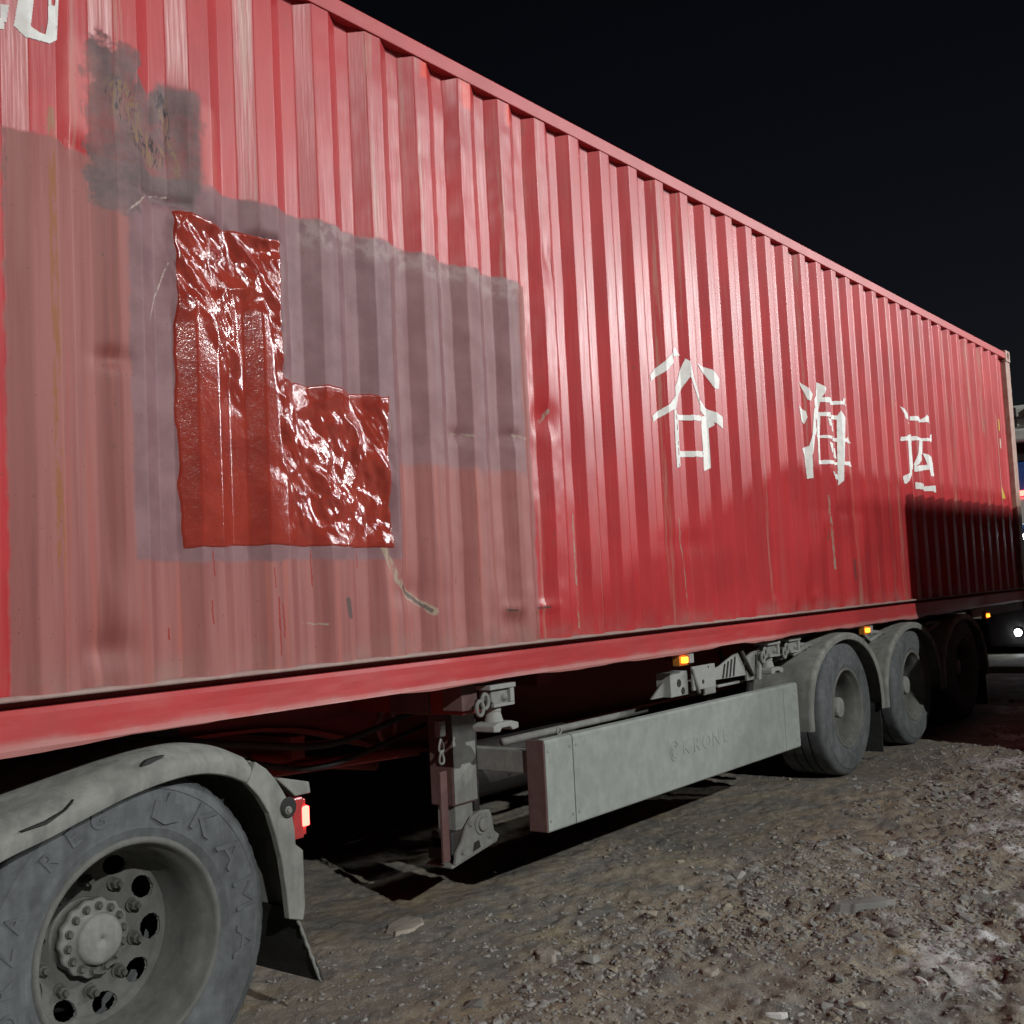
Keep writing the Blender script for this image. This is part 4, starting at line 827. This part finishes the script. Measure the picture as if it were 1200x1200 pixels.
MB().tube([(1.25, 0.62, 0.55), (2.15, 0.62, 0.55)], 0.135, 24).build('air_tank', M['iron'], tra, smooth=True, angle=50)

# side guard
sk = MB()
pf = [(0.030, 0.352), (0.000, 0.352), (-0.004, 0.358), (-0.004, 0.735), (0.004, 0.747), (0.030, 0.752), (0.030, 0.744), (0.010, 0.738), (0.004, 0.730), (0.004, 0.362), (0.030, 0.360)]
guard = MB().prism_x(pf, 1.348, 3.835).build('side_guard', M['skirt'], tra); guard['label'] = 'long dusty grey side guard panel with a raised maker name'
MB().prism_x(pf, 1.132, 1.340).build('guard_section', M['skirt'], guard)
MB().box(1.13, 1.34, 0.0305, 0.036, 0.37, 0.74).build('guard_backing', M['skirt'], guard)
MB().box(1.35, 3.83, 0.0305, 0.036, 0.37, 0.74).build('guard_backing', M['skirt'], guard)
MB().box(1.122, 1.131, -0.003, 0.095, 0.353, 0.750).build('guard_end_cap', M['old_red'], guard, bevel=0.004)
MB().box(1.136, 1.20, 0.095, 0.45, 0.60, 0.70).build('guard_arm', M['dust'], guard, bevel=0.004)
MB().box(3.5, 3.56, 0.05, 0.45, 0.60, 0.68).build('guard_arm', M['dust'], guard, bevel=0.004)
MB().tube([(1.22, 0.30, 0.718), (2.50, 0.30, 0.722)], 0.018, 10).build('guard_tube', M['dust'], guard, smooth=True)
MB().tube([(1.32 + 0.016 * math.cos(a), 0.05, 0.765 + 0.016 * math.sin(a)) for a in np.linspace(0, 2 * math.pi, 13)], 0.005, 6, cap=False).build('guard_ring', M['dust'], guard, smooth=True)
for xr in (1.15, 1.32, 1.37, 3.80):
    for zr in (0.40, 0.70): MB().lathe([(0.0001, -0.0030), (0.006, -0.0025), (0.009, 0.0)], 10, (xr, -0.004, zr)).build('rivet', M['dust'], guard, smooth=True)
MB().box(3.62, 3.624, -0.0055, -0.0035, 0.37, 0.73).build('guard_seam', M['dust'], guard)
for i, ch in enumerate('KRONE'):
    me = text_mesh(ch, 0.105, 0.0017, M['skirt']); o = bpy.data.objects.new('raised_letter', me); COL.objects.link(o); attach(o, guard)
    o.matrix_basis = Matrix.Translation((2.385 + i * 0.112, -0.0045, 0.545)) @ Matrix.Rotation(math.pi / 2, 4, 'X') @ Matrix.Diagonal((1.2, 1, 1, 1))
em = MB()
for r in (0.050, 0.030): em.tube([(2.255 + r * math.cos(a) * 0.85, -0.0045, 0.545 + r * math.sin(a)) for a in np.linspace(0.5, 5.8, 25)], 0.0028, 6)
em.prism([(2.235, 0.515), (2.275, 0.515), (2.262, 0.56), (2.248, 0.56)], -0.0058, -0.0042); em.build('emblem', M['skirt'], guard, smooth=True, angle=40)

# axles, wheels and mudguards
RW = 0.455
t_me = tyre_mb(RW, 0.262, 0.37, 96, 0.0).mesh('tyre', M['tyre'], True); t_me.set_sharp_from_angle(angle=math.radians(35))
r_me = rim_mb(0.262, 0.20, 0.19, 56).mesh('rim', M['rim'], True)
d_me = MB().lathe([(0.19, 0.20), (0.175, 0.206), (0.14, 0.205), (0.115, 0.20), (0.112, 0.20)], 48).mesh('wheel_disc', M['rim'], True)
h_me = MB().lathe([(0.113, 0.203), (0.113, 0.186), (0.108, 0.182), (0.068, 0.180), (0.064, 0.110), (0.070, 0.106), (0.070, 0.060), (0.064, 0.052), (0.03, 0.048), (0.0001, 0.048)], 32).mesh('hub', M['hub'], True); h_me.set_sharp_from_angle(angle=math.radians(40))
n_me = bolt_mb((0, 0, 0), 0.015, 0.026, stud=0.012).mesh('lug_nut', M['bolt'])
AX = [(4.68, 0.497), (6.07, 0.517), (7.46, 0.545)]
arch = [(0.672 * math.cos(t), 0.535 * math.sin(t) ** 0.85 if math.sin(t) > 0 else 0) for t in np.linspace(math.pi, 0.0, 33)]
arch = [(arch[0][0] + 0.004, -0.055)] + arch + [(arch[-1][0] - 0.004, -0.05)]
names = ('front', 'middle', 'rearmost')
for i, (ax, az) in enumerate(AX):
    for side_ in (0, 1):
        w_ = wheel_empty(tra, ax, 0.005 if side_ == 0 else 2.435, az)
        if side_: w_.rotation_euler = (0, 0, math.pi)
        place('tyre', t_me, w_); place('rim', r_me, w_)
        if side_ == 0:
            w_['label'] = 'dusty %s trailer wheel of the three' % names[i]
            place('wheel_disc', d_me, w_); place('hub', h_me, w_)
            for k in range(10):
                t = 2 * math.pi * k / 10 + 0.2 + i; o = place('lug_nut', n_me, w_); o.location = (0.148 * math.cos(t), 0.206, 0.148 * math.sin(t))
    MB().tube([(ax, 0.25, az), (ax, 2.2, az)], 0.075, 14).build('axle', M['iron'], tra, smooth=True)
    for yb in (0.74, 1.58): MB().prism([(ax - 0.5, 0.66), (ax - 0.42, 0.40), (ax - 0.30, 0.40), (ax - 0.05, az + 0.08), (ax + 0.2, az + 0.08), (ax + 0.2, az + 0.14), (ax - 0.12, az + 0.14), (ax - 0.34, 0.66)], yb + 0.02, yb + 0.10).build('suspension_arm', M['iron'], tra)
    fx = ax - 0.06; pth = smooth_path([(fx + x, 0.480 + z) for x, z in arch], 48)
    s2 = [(-0.050, -0.030), (-0.046, -0.036), (-0.014, -0.040), (-0.002, -0.030), (0.0, -0.012), (0.0, 0.37), (-0.010, 0.37), (-0.010, -0.010), (-0.016, -0.026), (-0.046, -0.028)]
    g_ = MB().sweep(pth, s2).build('mudguard', M['plastic'], tra, smooth=True, angle=45); g_['label'] = 'rounded grey plastic mudguard over the %s trailer wheel' % names[i]
    for sx in (-0.02, 0.04): MB().tube([(fx - 0.45 + sx, 0.05, 0.955), (fx - 0.60 + sx, 0.08, 0.93 + sx), (fx - 0.63, 0.12, 0.955)], 0.016, 8).build('guard_clamp', M['dust'], g_, smooth=True)
    MB().tube([(fx - 0.40, 0.15, 0.90), (fx - 0.40, 0.75, 0.90)], 0.02, 8).build('guard_stay', M['iron'], g_, smooth=True)
    mf = MB(); xa = fx + 0.645
    mf.box(xa, xa + 0.012, -0.005, 0.36, 0.115 + 0.02 * i, 0.47).build('mud_flap', M['black'], tra)['label'] = 'black ribbed mud flap behind the %s trailer wheel' % names[i]
MB().prism([(3.9, 0.62), (4.05, 0.95), (4.2, 0.95), (4.2, 0.62)], 0.37, 0.39).build('guard_backplate', M['iron'], tra)
# amber side lamps
for i, (ax, ay, az) in enumerate(((2.43, -0.006, 0.998), (5.135, -0.006, 1.000), (8.30, -0.006, 0.958))):
    lm = MB().box(ax - 0.055, ax + 0.06, ay + 0.0085, ay + 0.05, az - 0.030, az + 0.030).build('marker_lamp', M['amber_dim'], tra, bevel=0.003)
    lm['label'] = 'lit amber side marker lamp %s' % ('above the side guard', 'between the first two trailer wheels', 'past the rearmost wheel')[i]
    MB().box(ax - 0.038, ax + 0.008, ay - 0.012, ay + 0.008, az - 0.016, az + 0.016).build('lens', M['amber'], lm, bevel=0.004)
    MB().box(ax + 0.030, ax + 0.075, ay - 0.008, ay + 0.008, az - 0.020, az + 0.028).build('lamp_clip', M['white_steel'], lm, bevel=0.002)
MB().box(4.1, 9.7, 0.14, 0.20, 1.00, 1.035).build('outer_rail', M['iron'], tra, bevel=0.004)
MB().box(7.9, 9.75, 0.03, 0.09, 0.955, 1.035).build('rear_side_rail', M['dust'], tra, bevel=0.004)
ub = MB().box(9.60, 9.70, 0.03, 2.41, 0.30, 0.37).build('underride_bar', M['white_steel'], tra, bevel=0.008)
for yb in (0.70, 1.62): MB().box(9.58, 9.62, yb, yb + 0.08, 0.37, 1.02).build('underride_post', M['iron'], ub)

# ================================================================== neighbouring vehicles
# box truck parked alongside, out of the picture, whose shadow falls on the far end of the container
nb = thing('box_truck', (12.0, -2.5, 0.0), 'low grey box body truck parked alongside outside the right edge of the picture', 'truck')
M['box_grey'] = simple('box_body_paint', (0.28, 0.29, 0.30), (0.22, 0.23, 0.24), 0.6, 3)
BX, BY0, BY1, BZ = 5.73, -3.72, -1.22, 2.70
MB().box(BX, 18.6, BY0, BY1, 1.0, BZ).build('cargo_box', M['box_grey'], nb, bevel=0.02)
MB().box(BX - 0.03, BX - 0.001, BY0 + 0.05, (BY0 + BY1) / 2 - 0.005, 1.05, BZ - 0.05).build('rear_door', M['box_grey'], nb, bevel=0.008)
MB().box(BX - 0.03, BX - 0.001, (BY0 + BY1) / 2 + 0.005, BY1 - 0.05, 1.05, BZ - 0.05).build('rear_door', M['box_grey'], nb, bevel=0.008)
MB().box(BX + 0.1, 20.2, BY0 + 0.7, BY1 - 0.7, 0.70, 0.995).build('frame', M['iron'], nb)
cab = MB().prism([(18.8, 0.6), (20.9, 0.6), (20.95, 1.3), (20.6, 2.7), (18.8, 2.8)], BY0 + 0.05, BY1 - 0.05).build('cab', M['box_grey'], nb, bevel=0.05)
MB().prism([(20.90, 1.55), (20.66, 2.55), (20.68, 2.55), (20.92, 1.55)], BY0 + 0.2, BY1 - 0.2).build('windscreen', M['black'], cab)
for xw in (6.6, 7.9, 19.6):
    for yw, rz in ((BY1 - 0.03, math.pi), (BY0 + 0.03, 0)):
        w_ = wheel_empty(nb, xw, yw, 0.545); w_.rotation_euler = (0, 0, rz); place('tyre', t_me, w_); place('rim', r_me, w_); place('wheel_disc', d_me, w_)
MB().box(BX + 0.02, BX + 1.2, BY0 + 0.05, BY1 - 0.05, 0.10, 0.95).build('rear_skirt', M['iron'], nb)

# truck facing the yard behind the container, seen as a lit sliver
bk = thing('parked_truck', (16.0, 0.5, 0.1), 'pale and blue truck with lit headlamps behind the far end of the container', 'truck')
M['blue'] = simple('blue_cab_paint', (0.03, 0.09, 0.30), (0.025, 0.07, 0.24), 0.4, 4); M['cream'] = simple('pale_cab_paint', (0.62, 0.64, 0.58), (0.5, 0.52, 0.48), 0.5, 4)
MB().prism([(15.0, 0.55), (17.2, 0.55), (17.2, 2.98), (15.25, 2.98), (15.02, 2.0)], -0.75, 1.75).build('cab', M['blue'], bk, bevel=0.05)
MB().box(15.25, 17.2, -0.70, 1.70, 2.985, 3.255).build('windscreen_gap', M['black'], bk)
MB().box(15.1, 17.2, -0.75, 1.75, 3.26, 3.46).build('roof_ledge', M['cream'], bk, bevel=0.04)
MB().box(15.3, 24.0, -0.75, 1.75, 3.47, 3.84).build('roof_fairing', M['cream'], bk, bevel=0.06)
for yr in np.linspace(-0.6, 1.6, 12): MB().box(15.24, 15.299, yr, yr + 0.03, 3.5, 3.8).build('fairing_rib', M['iron'], bk)
MB().box(15.24, 15.298, -0.62, 1.66, 3.63, 3.66).build('fairing_bar', M['iron'], bk)
MB().box(14.97, 15.2, -0.6, 1.6, 2.02, 2.42).build('grille_panel', M['cream'], bk, bevel=0.03)
bp_ = MB().box(14.8, 15.3, -0.75, 1.75, 0.22, 0.95).build('bumper', M['iron'], bk, bevel=0.05)
for yl, zl, nm in ((1.30, 0.44, 'fog_lamp'), (-0.30, 0.44, 'fog_lamp'), (1.195, 1.84, 'work_lamp'), (-0.20, 1.84, 'work_lamp')):
    lx = 14.78 if zl < 1 else 14.98
    h_ = MB().tube([(lx, yl, zl), (lx + 0.1, yl, zl)], 0.06, 20).build(nm, M['iron'], bk)
    MB().tube([(lx - 0.012, yl, zl), (lx - 0.001, yl, zl)], 0.048, 20).build('lens', M['head'], h_)
MB().box(14.955, 14.969, 1.10, 1.24, 2.44, 2.52).build('marker_lamp', M['red_glow'], bk)
MB().box(17.3, 25.0, -0.75, 1.75, 1.0, 3.25).build('cargo_body', M['blue'], bk)
for xw in (16.0, 22.0):
    for yw, rz in ((-0.73, 0), (1.73, math.pi)):
        w_ = wheel_empty(bk, xw, yw, 0.54); w_.rotation_euler = (0, 0, rz); place('tyre', t_me, w_); place('rim', r_me, w_); place('wheel_disc', d_me, w_)

for o in bpy.data.objects:
    if '_root' in o: del o['_root']
